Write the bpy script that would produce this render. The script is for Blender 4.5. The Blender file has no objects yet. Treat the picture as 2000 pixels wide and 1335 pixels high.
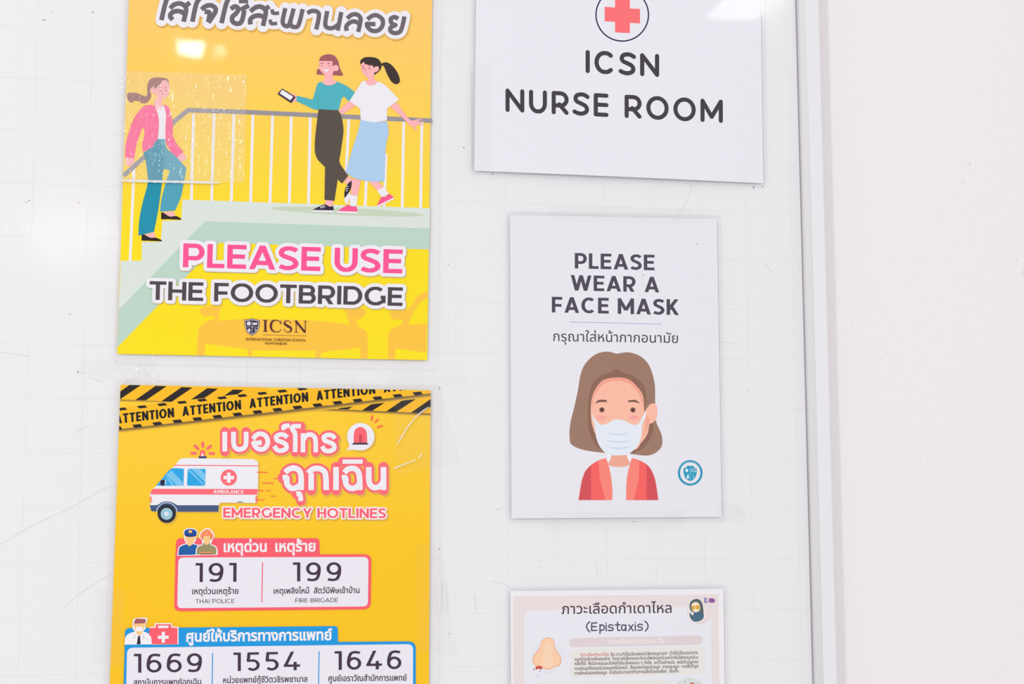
import bpy, math, random
import numpy as np
from mathutils import Vector, Matrix
from mathutils.geometry import delaunay_2d_cdt
random.seed(7)
sc = bpy.context.scene
COL = sc.collection

# ------------------------------------------------------------------ camera
F, YAW, PITCH, ROLL = 3300.0, 0.2196, 0.1198, 0.0044
Z0 = 1.5                                   # height of the board's reference grid line
CAM = np.array([-0.6018, -1.6023, Z0 - 0.236])
def _rot():
    cy, sy, cp, sp, cr, sr = math.cos(YAW), math.sin(YAW), math.cos(PITCH), math.sin(PITCH), math.cos(ROLL), math.sin(ROLL)
    Ry = np.array([[cy, -sy, 0], [sy, cy, 0], [0, 0, 1]])
    Rp = np.array([[1, 0, 0], [0, cp, sp], [0, -sp, cp]])
    Rr = np.array([[cr, 0, -sr], [0, 1, 0], [sr, 0, cr]])
    return Rr @ Rp @ Ry
R = _rot()
cd = bpy.data.cameras.new('camera'); cam = bpy.data.objects.new('camera', cd); COL.objects.link(cam)
cd.sensor_width = 36; cd.lens = F / 2000 * 36; cd.clip_start = 0.01
M = Matrix.Identity(4)
for i in range(3):
    M[i][0] = R[0][i]; M[i][1] = R[2][i]; M[i][2] = -R[1][i]; M[i][3] = CAM[i]
cam.matrix_world = M
sc.camera = cam

def ray(px, py):
    d = R.T @ np.array([(px - 1000) / F, 1.0, -(py - 667.5) / F])
    return d / np.linalg.norm(d)
def at(px, py, y=0.0):                      # the point of the vertical plane y seen there
    d = ray(px, py); t = (y - CAM[1]) / d[1]
    return CAM + d * t

# ------------------------------------------------------------------ world, lamps, exposure
w = bpy.data.worlds.new('room_light'); sc.world = w; w.use_nodes = True
bg = w.node_tree.nodes['Background']
bg.inputs[0].default_value = (1.0, 0.992, 1.0, 1); bg.inputs[1].default_value = 0.865
sc.cycles.transparent_max_bounces = 24
sc.view_settings.view_transform = 'Standard'; sc.view_settings.look = 'None'
sc.view_settings.exposure = 0.0; sc.view_settings.gamma = 1; sc.view_settings.use_curve_mapping = False

def area(name, loc, target, sx, sy, power, col=(1, 1, 1), down=False):
    l = bpy.data.lights.new(name, 'AREA'); l.shape = 'RECTANGLE'; l.size = sx; l.size_y = sy
    l.energy = power; l.color = col
    o = bpy.data.objects.new(name, l); COL.objects.link(o); o.location = loc
    if not down:
        o.rotation_euler = (Vector(target) - Vector(loc)).to_track_quat('-Z', 'Y').to_euler()
    return o
area('left_window_light', (-2.5, -3.2, 2.1), (0.0, 0, 1.5), 0.24, 0.30, 30, (1.0, 1.0, 1.0))
def ceiling_lamp(name, x0, y0, x1, y1, radiance, zc=2.75):
    """lamp in the ceiling whose mirror image in the upright board falls at the pixels given"""
    P = []
    for px, py in ((x0, y0), (x1, y0), (x1, y1), (x0, y1)):
        d = ray(px, py); h = at(px, py); d = np.array([d[0], -d[1], d[2]])
        P.append(h + d * (zc - h[2]) / d[2])
    P = np.array(P); c = P.mean(0)
    sx = abs(P[1][0] - P[0][0]) * .5 + abs(P[2][0] - P[3][0]) * .5
    sy = abs(P[3][1] - P[0][1])
    area(name, tuple(c), None, sx, sy, radiance * math.pi * sx * sy, down=True)
ceiling_lamp('ceiling_lamp', 345, 88, 398, 110, 42)
ceiling_lamp('ceiling_lamp', 210, -330, 440, -275, 24)  # added lamp out of view, there to put glints on the wrinkled tape
ceiling_lamp('ceiling_lamp', 1455, -110, 1560, 42, 6)
ceiling_lamp('ceiling_lamp', 50, 425, 222, 488, 4.6)
ceiling_lamp('ceiling_lamp', 421, 99, 437, 114, 12)

# ------------------------------------------------------------------ materials
def lin(c):
    c = c / 255.0
    return c / 12.92 if c <= .04045 else ((c + .055) / 1.055) ** 2.4
_m = {}
K = 1.0
def print_mat(rgb, gloss=False, spec=True):
    """printed ink on paper: the colour with a fine paper grain"""
    key = rgb
    if key in _m: return _m[key]
    m = bpy.data.materials.new('print_ink'); m.use_nodes = True; nt = m.node_tree; nt.nodes.clear()
    out = nt.nodes.new('ShaderNodeOutputMaterial'); d = nt.nodes.new('ShaderNodeBsdfDiffuse')
    tc = nt.nodes.new('ShaderNodeNewGeometry'); n = nt.nodes.new('ShaderNodeTexNoise')
    n.inputs['Scale'].default_value = 1400; n.inputs['Detail'].default_value = 2
    nt.links.new(tc.outputs['Position'], n.inputs['Vector'])
    mx = nt.nodes.new('ShaderNodeMix'); mx.data_type = 'RGBA'
    # the clear film over the print adds its own reflection, so the ink is a little darker than it looks
    a = [max(0.004, (lin(v) - LIFT) / KL) for v in rgb]
    g = .10 if sum(rgb) < 420 else .035
    mx.inputs[6].default_value = [min(.97, v * (1 - g)) for v in a] + [1]
    mx.inputs[7].default_value = [min(.97, v * (1 + g)) for v in a] + [1]
    nt.links.new(n.outputs[0], mx.inputs[0]); nt.links.new(mx.outputs[2], d.inputs[0]); nt.links.new(d.outputs[0], out.inputs[0])
    _m[key] = m
    return m
LIFT, KL = 0.040, 0.935
def ramp_mat(name, stops, z0, z1):
    """print whose colour blends from one height to another (a gradient in the design)"""
    m = bpy.data.materials.new(name); m.use_nodes = True; nt = m.node_tree; nt.nodes.clear()
    out = nt.nodes.new('ShaderNodeOutputMaterial'); d = nt.nodes.new('ShaderNodeBsdfDiffuse')
    g = nt.nodes.new('ShaderNodeNewGeometry'); s = nt.nodes.new('ShaderNodeSeparateXYZ'); mr = nt.nodes.new('ShaderNodeMapRange')
    cr = nt.nodes.new('ShaderNodeValToRGB')
    nt.links.new(g.outputs['Position'], s.inputs[0]); nt.links.new(s.outputs[2], mr.inputs[0])
    mr.inputs[1].default_value = z0; mr.inputs[2].default_value = z1
    while len(cr.color_ramp.elements) < len(stops): cr.color_ramp.elements.new(.5)
    for e, (p, c) in zip(cr.color_ramp.elements, stops):
        e.position = p; e.color = [min(.97, max(.004, (lin(v) - LIFT) / KL)) for v in c] + [1]
    nt.links.new(mr.outputs[0], cr.inputs[0]); nt.links.new(cr.outputs[0], d.inputs[0]); nt.links.new(d.outputs[0], out.inputs[0])
    return m
def bsdf(name, col, rough=.5, metal=0, spec=.5, bump=None, coat=0):
    m = bpy.data.materials.new(name); m.use_nodes = True; nt = m.node_tree; b = nt.nodes['Principled BSDF']
    b.inputs['Base Color'].default_value = (*col, 1); b.inputs['Roughness'].default_value = rough
    b.inputs['Metallic'].default_value = metal; b.inputs['Specular IOR Level'].default_value = spec
    if bump:
        sc_, st, dist = bump
        g = nt.nodes.new('ShaderNodeNewGeometry'); n = nt.nodes.new('ShaderNodeTexNoise'); n.inputs['Scale'].default_value = sc_; n.inputs['Detail'].default_value = 4
        bp = nt.nodes.new('ShaderNodeBump'); bp.inputs['Strength'].default_value = st; bp.inputs['Distance'].default_value = dist
        nt.links.new(g.outputs['Position'], n.inputs['Vector']); nt.links.new(n.outputs[0], bp.inputs['Height']); nt.links.new(bp.outputs[0], b.inputs['Normal'])
    return m
def film_mat(name, tint, rough, ior, scale=(1, 1, 1), nscale=30, dist=0.0, haze=0.0, detail=2):
    """clear plastic film: lets the print through, mirrors the room weakly"""
    m = bpy.data.materials.new(name); m.use_nodes = True; nt = m.node_tree; nt.nodes.clear()
    out = nt.nodes.new('ShaderNodeOutputMaterial'); tr = nt.nodes.new('ShaderNodeBsdfTransparent'); gl = nt.nodes.new('ShaderNodeBsdfGlossy')
    fr = nt.nodes.new('ShaderNodeFresnel'); mx = nt.nodes.new('ShaderNodeMixShader')
    tr.inputs[0].default_value = (*tint, 1); gl.inputs['Roughness'].default_value = rough; fr.inputs[0].default_value = ior
    gb = nt.nodes.new('ShaderNodeNewGeometry'); inv = nt.nodes.new('ShaderNodeMath'); inv.operation = 'SUBTRACT'; inv.inputs[0].default_value = 1
    mu = nt.nodes.new('ShaderNodeMath'); mu.operation = 'MULTIPLY'; nt.links.new(gb.outputs['Backfacing'], inv.inputs[1])
    nt.links.new(fr.outputs[0], mu.inputs[0]); nt.links.new(inv.outputs[0], mu.inputs[1])
    nt.links.new(mu.outputs[0], mx.inputs[0]); nt.links.new(tr.outputs[0], mx.inputs[1]); nt.links.new(gl.outputs[0], mx.inputs[2])
    if dist:
        g = nt.nodes.new('ShaderNodeNewGeometry'); mp = nt.nodes.new('ShaderNodeMapping'); mp.inputs['Scale'].default_value = scale
        n = nt.nodes.new('ShaderNodeTexNoise'); n.inputs['Scale'].default_value = nscale; n.inputs['Detail'].default_value = detail
        bp = nt.nodes.new('ShaderNodeBump'); bp.inputs['Strength'].default_value = 1; bp.inputs['Distance'].default_value = dist
        nt.links.new(g.outputs['Position'], mp.inputs[0]); nt.links.new(mp.outputs[0], n.inputs['Vector'])
        nt.links.new(n.outputs[0], bp.inputs['Height']); nt.links.new(bp.outputs[0], gl.inputs['Normal']); nt.links.new(bp.outputs[0], fr.inputs['Normal'])
    last = mx
    if haze:
        df = nt.nodes.new('ShaderNodeBsdfDiffuse'); df.inputs[0].default_value = (.93, .92, .93, 1)
        m2 = nt.nodes.new('ShaderNodeMixShader'); m2.inputs[0].default_value = haze
        nt.links.new(mx.outputs[0], m2.inputs[1]); nt.links.new(df.outputs[0], m2.inputs[2]); last = m2
    nt.links.new(last.outputs[0], out.inputs[0])
    return m
LAM = film_mat('laminating_film', (.992, .992, .992), .035, 1.45, nscale=14, dist=0.00016)
LAM_EDGE = film_mat('film_edge', (.90, .90, .92), .15, 1.2, haze=.30)
FILM_BACK = film_mat('film_underside', (1, 1, 1), .2, 1.001)
TAPE = film_mat('clear_tape', (.988, .985, .985), .05, 1.40, nscale=60, dist=0.0003)
TAPE_W = film_mat('wrinkled_tape', (.99, .99, .99), .11, 1.52, scale=(2.6, 1, .55), nscale=75, dist=0.0060, detail=2, haze=.10)  # white haze stands in for the glare that pales the tape
TAPE_E = film_mat('tape_edge', (.90, .90, .91), .2, 1.2, haze=.3)

# ------------------------------------------------------------------ mesh helpers
def mesh_obj(name, verts, faces, mats, fm=None, parent=None, origin=(0, 0, 0), smooth=False, sharp=None):
    me = bpy.data.meshes.new(name)
    o3 = np.array(origin, float)
    me.from_pydata([tuple(np.array(v, float) - o3) for v in verts], [], faces)
    for m in (mats if isinstance(mats, (list, tuple)) else [mats]): me.materials.append(m)
    if fm is not None: me.polygons.foreach_set('material_index', fm)
    if smooth: me.polygons.foreach_set('use_smooth', [True] * len(me.polygons))
    me.update()
    if sharp is not None:                   # crease where the flat front meets the thin edge
        cls = {}
        for i, p in enumerate(me.polygons):
            for k in p.edge_keys: cls.setdefault(k, set()).add(i < sharp)
        for e in me.edges: e.use_edge_sharp = len(cls[tuple(sorted(e.vertices))]) > 1
    o = bpy.data.objects.new(name, me); COL.objects.link(o)
    if parent is not None: o.parent = parent
    else: o.location = origin
    return o
def tag(o, label=None, cat=None, group=None, kind=None):
    for k, v in (('label', label), ('category', cat), ('group', group), ('kind', kind)):
        if v: o[k] = v
    return o
def box(x0, x1, y0, y1, z0, z1):
    v = [(x, y, z) for z in (z0, z1) for y in (y0, y1) for x in (x0, x1)]
    f = [(0, 2, 3, 1), (4, 5, 7, 6), (0, 1, 5, 4), (2, 6, 7, 3), (0, 4, 6, 2), (1, 3, 7, 5)]
    return v, f

# ---- 2D shapes in photograph pixels -----------------------------------------
def fill(loops):
    """non-overlapping triangles of the union (non-zero winding) of closed loops"""
    vs, es = [], []
    for L in loops:
        L = [p for i, p in enumerate(L) if abs(p[0] - L[i - 1][0]) + abs(p[1] - L[i - 1][1]) > 1e-3]
        if len(L) < 3: continue
        b = len(vs); n = len(L); vs += [Vector((float(p[0]), float(p[1]))) for p in L]
        es += [(b + i, b + (i + 1) % n) for i in range(n)]
    if not vs: return [], []
    r = delaunay_2d_cdt(vs, es, [], 0, 1e-4)
    V = np.array([(v[0], v[1]) for v in r[0]]); T = np.array([f for f in r[2] if len(f) == 3])
    if len(T) == 0: return [], []
    A = np.array([(vs[a][0], vs[a][1]) for a, b in es]); B = np.array([(vs[b][0], vs[b][1]) for a, b in es])
    C = V[T].mean(1); wn = np.zeros(len(C), int)
    order = np.argsort(C[:, 0]); x0, x1 = np.minimum(A[:, 0], B[:, 0]), np.maximum(A[:, 0], B[:, 0])
    for s in range(0, len(C), 96):          # upright rays, edges pre-selected by their width
        I = order[s:s + 96]; k = (x1 >= C[I[0], 0]) & (x0 <= C[I[-1], 0]); a_, b_ = A[k], B[k]
        x = C[I, 0][:, None]; y = C[I, 1][:, None]
        up = (a_[:, 0] <= x) & (b_[:, 0] > x); dn = (a_[:, 0] > x) & (b_[:, 0] <= x)
        cr = (b_[:, 1] - a_[:, 1]) * (x - a_[:, 0]) - (y - a_[:, 1]) * (b_[:, 0] - a_[:, 0])
        wn[I] = (up & (cr > 0)).sum(1) - (dn & (cr < 0)).sum(1)
    a = V[T]; ar = abs((a[:, 1, 0] - a[:, 0, 0]) * (a[:, 2, 1] - a[:, 0, 1]) - (a[:, 2, 0] - a[:, 0, 0]) * (a[:, 1, 1] - a[:, 0, 1]))
    T = T[(wn != 0) & (ar > 1e-5)]
    return V, T
def fat(l, g):
    out = []
    for i in range(len(l)):
        a, b = np.array(l[i - 1], float), np.array(l[i], float); d = b - a; n = np.linalg.norm(d)
        if n < 1e-9: continue
        d /= n; m = np.array([-d[1], d[0]]) * g; e = d * min(g * .14, .02)
        out.append(pos([tuple(a - e + m), tuple(b + e + m), tuple(b + e - m), tuple(a - e - m)]))
    return out
def corner(l, i):
    a, b, c = (np.array(l[(i + k) % len(l)], float) for k in (-1, 0, 1)); u, v = b - a, c - b
    d = np.linalg.norm(u) * np.linalg.norm(v)
    return d > 1e-12 and float(u @ v) / d < .85
def sarea(L):
    return sum(L[i - 1][0] * L[i][1] - L[i][0] * L[i - 1][1] for i in range(len(L))) / 2
def pos(L): return L if sarea(L) > 0 else L[::-1]
def neg(L): return L if sarea(L) < 0 else L[::-1]
def cr(pts, closed=True, n=5):
    """smooth curve through the points; a third element marks a corner"""
    N = len(pts); out = []
    for i in range(N if closed else N - 1):
        p0, p1, p2, p3 = (pts[(i + k) % N] if closed else pts[min(max(i + k, 0), N - 1)] for k in (-1, 0, 1, 2))
        a = np.array(p1[:2], float); b = np.array(p2[:2], float)
        m1 = (b - a) if len(p1) > 2 else (b - np.array(p0[:2])) / 2
        m2 = (b - a) if len(p2) > 2 else (np.array(p3[:2]) - a) / 2
        k = 1 if (len(p1) > 2 and len(p2) > 2) else n
        for j in range(k):
            t = j / k; t2, t3 = t * t, t * t * t
            q = (2 * t3 - 3 * t2 + 1) * a + (t3 - 2 * t2 + t) * m1 + (-2 * t3 + 3 * t2) * b + (t3 - t2) * m2
            out.append((q[0], q[1]))
    if not closed: out.append(tuple(pts[-1][:2]))
    return out
def ell(cx, cy, rx, ry=None, rot=0, n=28, a0=0, a1=360):
    ry = rx if ry is None else ry; c, s = math.cos(math.radians(rot)), math.sin(math.radians(rot)); o = []
    full = abs(a1 - a0) >= 360
    for i in range(n if full else n + 1):
        a = math.radians(a0 + (a1 - a0) * i / n); x, y = rx * math.cos(a), ry * math.sin(a)
        o.append((cx + x * c - y * s, cy + x * s + y * c))
    return o
def rib(pl, wd, closed=False, cap='b', mit=.5):
    """loops of a stroke of width wd along a polyline"""
    P = [np.array(p[:2], float) for p in pl]
    P = [p for i, p in enumerate(P) if i == 0 or np.linalg.norm(p - P[i - 1]) > 1e-6]
    if closed and np.linalg.norm(P[0] - P[-1]) < 1e-6: P = P[:-1]
    h = wd / 2; out = []; N = len(P)
    if N < 2: return out
    def nrm(a, b):
        d = b - a; d = d / np.linalg.norm(d); return np.array([-d[1], d[0]])
    if closed:
        L, Rr = [], []
        for i in range(N):
            n1, n2 = nrm(P[i - 1], P[i]), nrm(P[i], P[(i + 1) % N]); m = n1 + n2; l = np.linalg.norm(m)
            m = n1 if l < .3 else m / l; k = h / max(mit, float(m @ n2))
            L.append(tuple(P[i] + m * k)); Rr.append(tuple(P[i] - m * k))
        if abs(sarea(L)) < abs(sarea(Rr)): L, Rr = Rr, L
        return [pos(L), neg(Rr)]
    # split at sharp corners
    runs = [[P[0]]]; cor = []
    for i in range(1, N):
        runs[-1].append(P[i])
        if i < N - 1 and float(nrm(P[i - 1], P[i]) @ nrm(P[i], P[i + 1])) < .75:
            cor.append(P[i]); runs.append([P[i]])
    for r in runs:
        L, Rr = [], []
        for i in range(len(r)):
            if i == 0: m = nrm(r[0], r[1]); k = h
            elif i == len(r) - 1: m = nrm(r[-2], r[-1]); k = h
            else:
                n1, n2 = nrm(r[i - 1], r[i]), nrm(r[i], r[i + 1]); m = n1 + n2; m /= np.linalg.norm(m); k = h / float(m @ n2)
            L.append(tuple(r[i] + m * k)); Rr.append(tuple(r[i] - m * k))
        out.append(pos(L + Rr[::-1]))
    for c in cor: out.append(pos(ell(c[0], c[1], h, n=14)))
    if cap == 'r':
        for c in (P[0], P[-1]): out.append(pos(ell(c[0], c[1], h, n=16)))
    return out
def clip_half(L, a, b):
    """keep the part of loop L on the left (nonneg) side of a->b"""
    o = []; f = lambda p: (b[0] - a[0]) * (p[1] - a[1]) - (b[1] - a[1]) * (p[0] - a[0])
    for i in range(len(L)):
        p, q = L[i - 1], L[i]; fp, fq = f(p), f(q)
        if (fp >= 0) != (fq >= 0):
            t = fp / (fp - fq); o.append((p[0] + (q[0] - p[0]) * t, p[1] + (q[1] - p[1]) * t))
        if fq >= 0: o.append(q)
    return o
def clip(loops, quad):
    q = pos(list(quad)); out = []
    for L in loops:
        for i in range(len(q)):
            L = clip_half(L, q[i - 1], q[i])
            if len(L) < 3: break
        if len(L) >= 3: out.append(L)
    return out
def rquad(c, r, n=5):
    """quadrilateral with rounded corners; r one radius or four"""
    r = [r] * 4 if not isinstance(r, (list, tuple)) else r; o = []
    for i in range(4):
        p = np.array(c[i], float); a = np.array(c[i - 1], float) - p; b = np.array(c[(i + 1) % 4], float) - p
        if r[i] <= 0: o.append(tuple(p)); continue
        a = p + a / np.linalg.norm(a) * r[i]; b = p + b / np.linalg.norm(b) * r[i]
        for k in range(n + 1):
            t = k / n; q = (1 - t) ** 2 * a + 2 * t * (1 - t) * p + t * t * b; o.append((q[0], q[1]))
    return o
class Z:
    """turns the coordinates of an enlarged crop into photograph pixels"""
    def __init__(s, x0, y0, k): s.x0, s.y0, s.k = x0, y0, k
    def __call__(s, pts): return [(s.x0 + p[0] / s.k, s.y0 + p[1] / s.k) + tuple(p[2:]) for p in pts]
    def c(s, pts, **k): return cr(s(pts), **k)
    def e(s, cx, cy, rx, ry=None, **k): return ell(s.x0 + cx / s.k, s.y0 + cy / s.k, rx / s.k, (ry or rx) / s.k, **k)
    def l(s, pts, w, cap='b', curve=False, closed=False):
        q = s(pts); q = cr(q, closed=False, n=6) if curve else q
        return rib(q, w / s.k, closed, cap)

# ---- a geometric alphabet drawn as strokes, cap height 1 ---------------------
def arc(cx, cy, rx, ry, a0, a1, n=14):
    return [(cx + rx * math.cos(math.radians(a0 + (a1 - a0) * i / n)), cy + ry * math.sin(math.radians(a0 + (a1 - a0) * i / n))) for i in range(n + 1)]
WID = dict(I=0, L=.60, E=.66, F=.64, T=.74, H=.80, P=.74, R=.76, B=.76, D=.84, O=1.0, C=.90, G=.94, S=.70, U=.80, A=.92, N=.84, M=1.0, W=1.30, K=.80, Y=.84)
WID.update({'1': .40, '9': .80, '6': .80, '5': .74, '4': .87, ' ': .30})
def glyph(ch, W, w, r=1.0):
    h = w / 2; v = h * r; t, b = 1 - v, v
    if ch == 'I': return [[(h, 0), (h, 1)]]
    if ch == 'L': return [[(h, 0), (h, 1)], [(h, b), (W, b)]]
    if ch == 'E': return [[(h, 0), (h, 1)], [(h, b), (W, b)], [(h, t), (W, t)], [(h, .51), (W * .93, .51)]]
    if ch == 'F': return [[(h, 0), (h, 1)], [(h, t), (W, t)], [(h, .46), (W * .92, .46)]]
    if ch == 'T': return [[(0, t), (W, t)], [(W / 2, 0), (W / 2, t)]]
    if ch == 'H': return [[(h, 0), (h, 1)], [(W - h, 0), (W - h, 1)], [(h, .5), (W - h, .5)]]
    if ch in 'PR':
        y = .36 + v * .3; r = (t - y) / 2; x = W - h - r
        o = [[(h, 0), (h, 1)], [(h, t)] + [(x, t)] + arc(x, (t + y) / 2, r, r, 90, -90)[1:-1] + [(x, y), (h, y)]]
        if ch == 'R': o.append([(W * .45, y + .05), (W - h * 1.05, -.12 if h > .07 else 0)] if True else [])
        return o
    if ch == 'B':
        y = .52; r1 = (t - y) / 2; r2 = (y - b) / 2; x1 = W - h - r1 - .05; x2 = W - h - r2
        return [[(h, 0), (h, 1)], [(h, t), (x1, t)] + arc(x1, (t + y) / 2, r1, r1, 90, -90)[1:-1] + [(x1, y), (h, y)],
                [(h, y), (x2, y)] + arc(x2, (y + b) / 2, r2, r2, 90, -90)[1:-1] + [(x2, b), (h, b)]]
    if ch == 'D':
        r = (t - b) / 2; rx = min(r, W - w); x = W - h - rx
        return [[(h, 0), (h, 1)], [(h, t), (x, t)] + arc(x, .5, rx, r, 90, -90)[1:-1] + [(x, b), (h, b)]]
    if ch == 'O': return [('c', arc(W / 2, .5, W / 2 - h, .5 - v + .01, 0, 360, 30)[:-1])]
    if ch == 'C': return [arc(W * .52, .5, W * .52 - h, .5 - v + .01, 48, 312, 24)]
    if ch == 'G': return [arc(W * .52, .5, W * .52 - h, .5 - v + .01, 48, 318, 24), [(W - h, .13), (W - h, .53)]] + ([[(W * .76, .53 - v), (W, .53 - v)]] if True else [])
    if ch == 'S':
        m = W - h
        return [cr([(W - h * .75, .815), (W * .76, t - .035), (W * .52, t + .01), (h + W * .09, t - .055), (h + .005, .715), (h + W * .10, .60), (W * .5, .52), (m - W * .10, .425), (m, .285), (m - W * .09, b + .065), (W * .48, b - .01), (W * .22, b + .03), (h * .55, .165)], closed=False, n=4)]
    if ch == 'U':
        r = W / 2 - h
        return [[(h, 1), (h, .42)] + arc(W / 2, .42, r, .42 - b + .01, 180, 360)[1:-1] + [(W - h, .42), (W - h, 1)]]
    k = h * 1.12
    if ch == 'A': return [[(k - .3 * (W / 2 - k), -.3), (W / 2 + .0 * k, 1.0), (W / 2 + .3 * (W / 2 - k), 1.3)][:2], [(W - k + .3 * (W / 2 - k), -.3), (W / 2, 1.0)], [(W * .22, .27), (W * .78, .27)], [(W / 2 - h * .9, 1 - h * .5), (W / 2 + h * .9, 1 - h * .5)]]
    if ch == 'N': return [[(h, 0), (h, 1)], [(W - h, 0), (W - h, 1)], [(h, 1 - h * .6), (W - h, h * .6)]]
    if ch == 'M': return [[(h, 0), (h, 1)], [(W - h, 0), (W - h, 1)], [(h, 1 - h * .6), (W / 2, .24)], [(W - h, 1 - h * .6), (W / 2, .24)]]
    if ch == 'W':
        q = [(k, 1), (W * .29, 0), (W / 2, 1), (W * .71, 0), (W - k, 1)]; o = []
        for a, c in zip(q[:-1], q[1:]):
            dx, dy = (c[0] - a[0]) * .2, (c[1] - a[1]) * .2; o.append([(a[0] - dx, a[1] - dy), (c[0] + dx, c[1] + dy)])
        return o
    if ch == 'K': return [[(h, 0), (h, 1)], [(h, .30), (W - k, 1.1)], [(W * .36, .55), (W - h * .9, -.1)]]
    if ch == 'Y': return [[(W / 2, 0), (W / 2, .42)], [(W / 2, .36), (k * .7, 1.08)], [(W / 2, .36), (W - k * .7, 1.08)]]
    if ch == '1': return [[(W - h, 0), (W - h, 1)], [(0, t), (W - h, t)]]
    if ch in '96':
        r = .31 - v * .6; rx = W / 2 - h; cy = 1 - v - r
        o = [('c', arc(W / 2, cy, rx, r, 0, 360, 26)[:-1]), cr([(W - h, cy), (W - h - .005, .50), (W - h - .05, .29), (W * .70, .12), (W * .44, b), (W * .22, b + .02), (W * .10, .11)], closed=False, n=4)]
        if ch == '6': o = [(('c', [(W - x, 1 - y) for x, y in s[1]]) if s[0] == 'c' else [(W - x, 1 - y) for x, y in s]) for s in o]
        return o
    if ch == '5': return [[(.13, t), (W * .94, t)], [(.17, 1), (.12, .52)], [(.07, .61 - v), (W * .45, .62 - v)] + arc(W * .5, .31, W * .5 - h, .31 - v, 80, -140, 16)]
    if ch == '4': return [[(0, .25), (W, .25)], [(W * .70, -.0), (W * .70, .45)], [(.07, .2), (W * .58, 1.08)]]
    return []
def letters(s, x0, y0, x1, y1, hgt, w, gap=.13, lean=.025, rnd=False, grow=0.0, r=None):
    """a line of the stroke alphabet whose ink runs from (x0,y0) to (x1,y1) on its baseline"""
    r = r or (1.0 if rnd else .80)           # how much thinner the level strokes are than the upright ones
    L = math.hypot(x1 - x0, y1 - y0) / hgt
    fixed = sum(w if c == 'I' else 0 for c in s) + gap * (len(s) - 1)
    var = sum(0 if c == 'I' else WID[c] for c in s)
    k = (L - fixed) / var
    ex = np.array([x1 - x0, y1 - y0]) / math.hypot(x1 - x0, y1 - y0) * hgt; ey = np.array([lean, -1.0]) * hgt
    out = []; x = 0
    for c in s:
        W = w if c == 'I' else WID[c] * k
        for st in glyph(c, W, w, r):
            closed = st[0] == 'c'; pl = st[1] if closed else st
            q = pl
            if rnd and not closed:      # keep the round ends inside the cap height
                q = [(a, min(max(b_, w / 2), 1 - w / 2)) for a, b_ in pl]
                if q[0][1] == q[-1][1] and len(q) == 2: q = [(min(max(a, w / 2), W - w / 2), b_) for a, b_ in q]
            loops = rib([(a, b_ / r) for a, b_ in q], w, closed, 'r' if rnd else 'b')
            loops = [[(a, b_ * r) for a, b_ in l] for l in loops]
            if not rnd:
                loops = [l for l in [clip_half(clip_half(l, (0, 0), (1, 0)), (1, 1), (0, 1)) for l in loops] if len(l) > 2]
            if grow:                        # a sticker outline: the letter fattened all round
                loops = ([pos(ell(W / 2, .5, max(.05, W / 2 - w / 2), .42))] if c in 'DGOPRB' else []) + [pos(l) for l in loops] + [q_ for l in loops for q_ in fat(l, grow)] + [pos(ell(p[0], p[1], grow, n=14)) for l in loops for i, p in enumerate(l) if corner(l, i)]
            for l in loops:
                s0 = sarea(l)
                m = [tuple(np.array([x0, y0]) + ex * (x + a) + ey * b_) for a, b_ in l]
                out.append((pos(m) if s0 > 0 else neg(m)))
        x += W + gap
    return out
# ---- type set with Blender's own built-in face --------------------------------
_tc = {}
def _font_loops(s):
    if s in _tc: return _tc[s]
    c = bpy.data.curves.new('tmp', 'FONT'); c.body = s
    o = bpy.data.objects.new('tmp', c); COL.objects.link(o)
    dg = bpy.context.evaluated_depsgraph_get(); dg.update()
    ob = o.evaluated_get(dg); cu = ob.to_curve(dg); loops = []
    for sp in cu.splines:
        bp = sp.bezier_points; L = []
        if len(bp):
            for i in range(len(bp)):
                a, b = bp[i], bp[(i + 1) % len(bp)]; p0, p1, p2, p3 = a.co, a.handle_right, b.co, b.handle_left
                L.append((p0.x, p0.y))
                d = abs((p2 - p0).cross(p1 - p0).z) + abs((p2 - p0).cross(p3 - p0).z)
                if d > 1e-5:
                    for k in (1, 2, 3):
                        t = k / 4; q = p0 * (1 - t) ** 3 + p1 * 3 * t * (1 - t) ** 2 + p3 * 3 * t * t * (1 - t) + p2 * t ** 3
                        L.append((q.x, q.y))
        else: L = [(p.co[0], p.co[1]) for p in sp.points]
        if len(L) > 2: loops.append(L)
    ob.to_curve_clear(); bpy.data.objects.remove(o); bpy.data.curves.remove(c)
    _tc[s] = loops
    return loops
def typeset(s, x0, y0, x1, y1, hgt, lean=.025, bold=0.0, unit=None):
    L = _font_loops(s)
    thai = any('\u0e00' <= c <= '\u0e7f' for c in s)
    u = unit or (.558 if thai else .682)
    xs = [p[0] for l in L for p in l]; a, b = min(xs), max(xs)
    k = math.hypot(x1 - x0, y1 - y0) / (b - a); ky = hgt / u
    ex = np.array([x1 - x0, y1 - y0]) / math.hypot(x1 - x0, y1 - y0) * k; ey = np.array([lean, -1.0]) * ky
    out = []
    # orientation of outer contours: the biggest loop is an outer one
    sg = 1 if sarea(max(L, key=lambda l: abs(sarea(l)))) > 0 else -1
    for l in L:
        o = sarea(l) * sg > 0
        m = [tuple(np.array([x0, y0]) + ex * (p[0] - a) + ey * p[1]) for p in l]
        out.append(pos(m) if o else neg(m))
        if bold: out += rib(m, bold, True)
    return out

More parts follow.
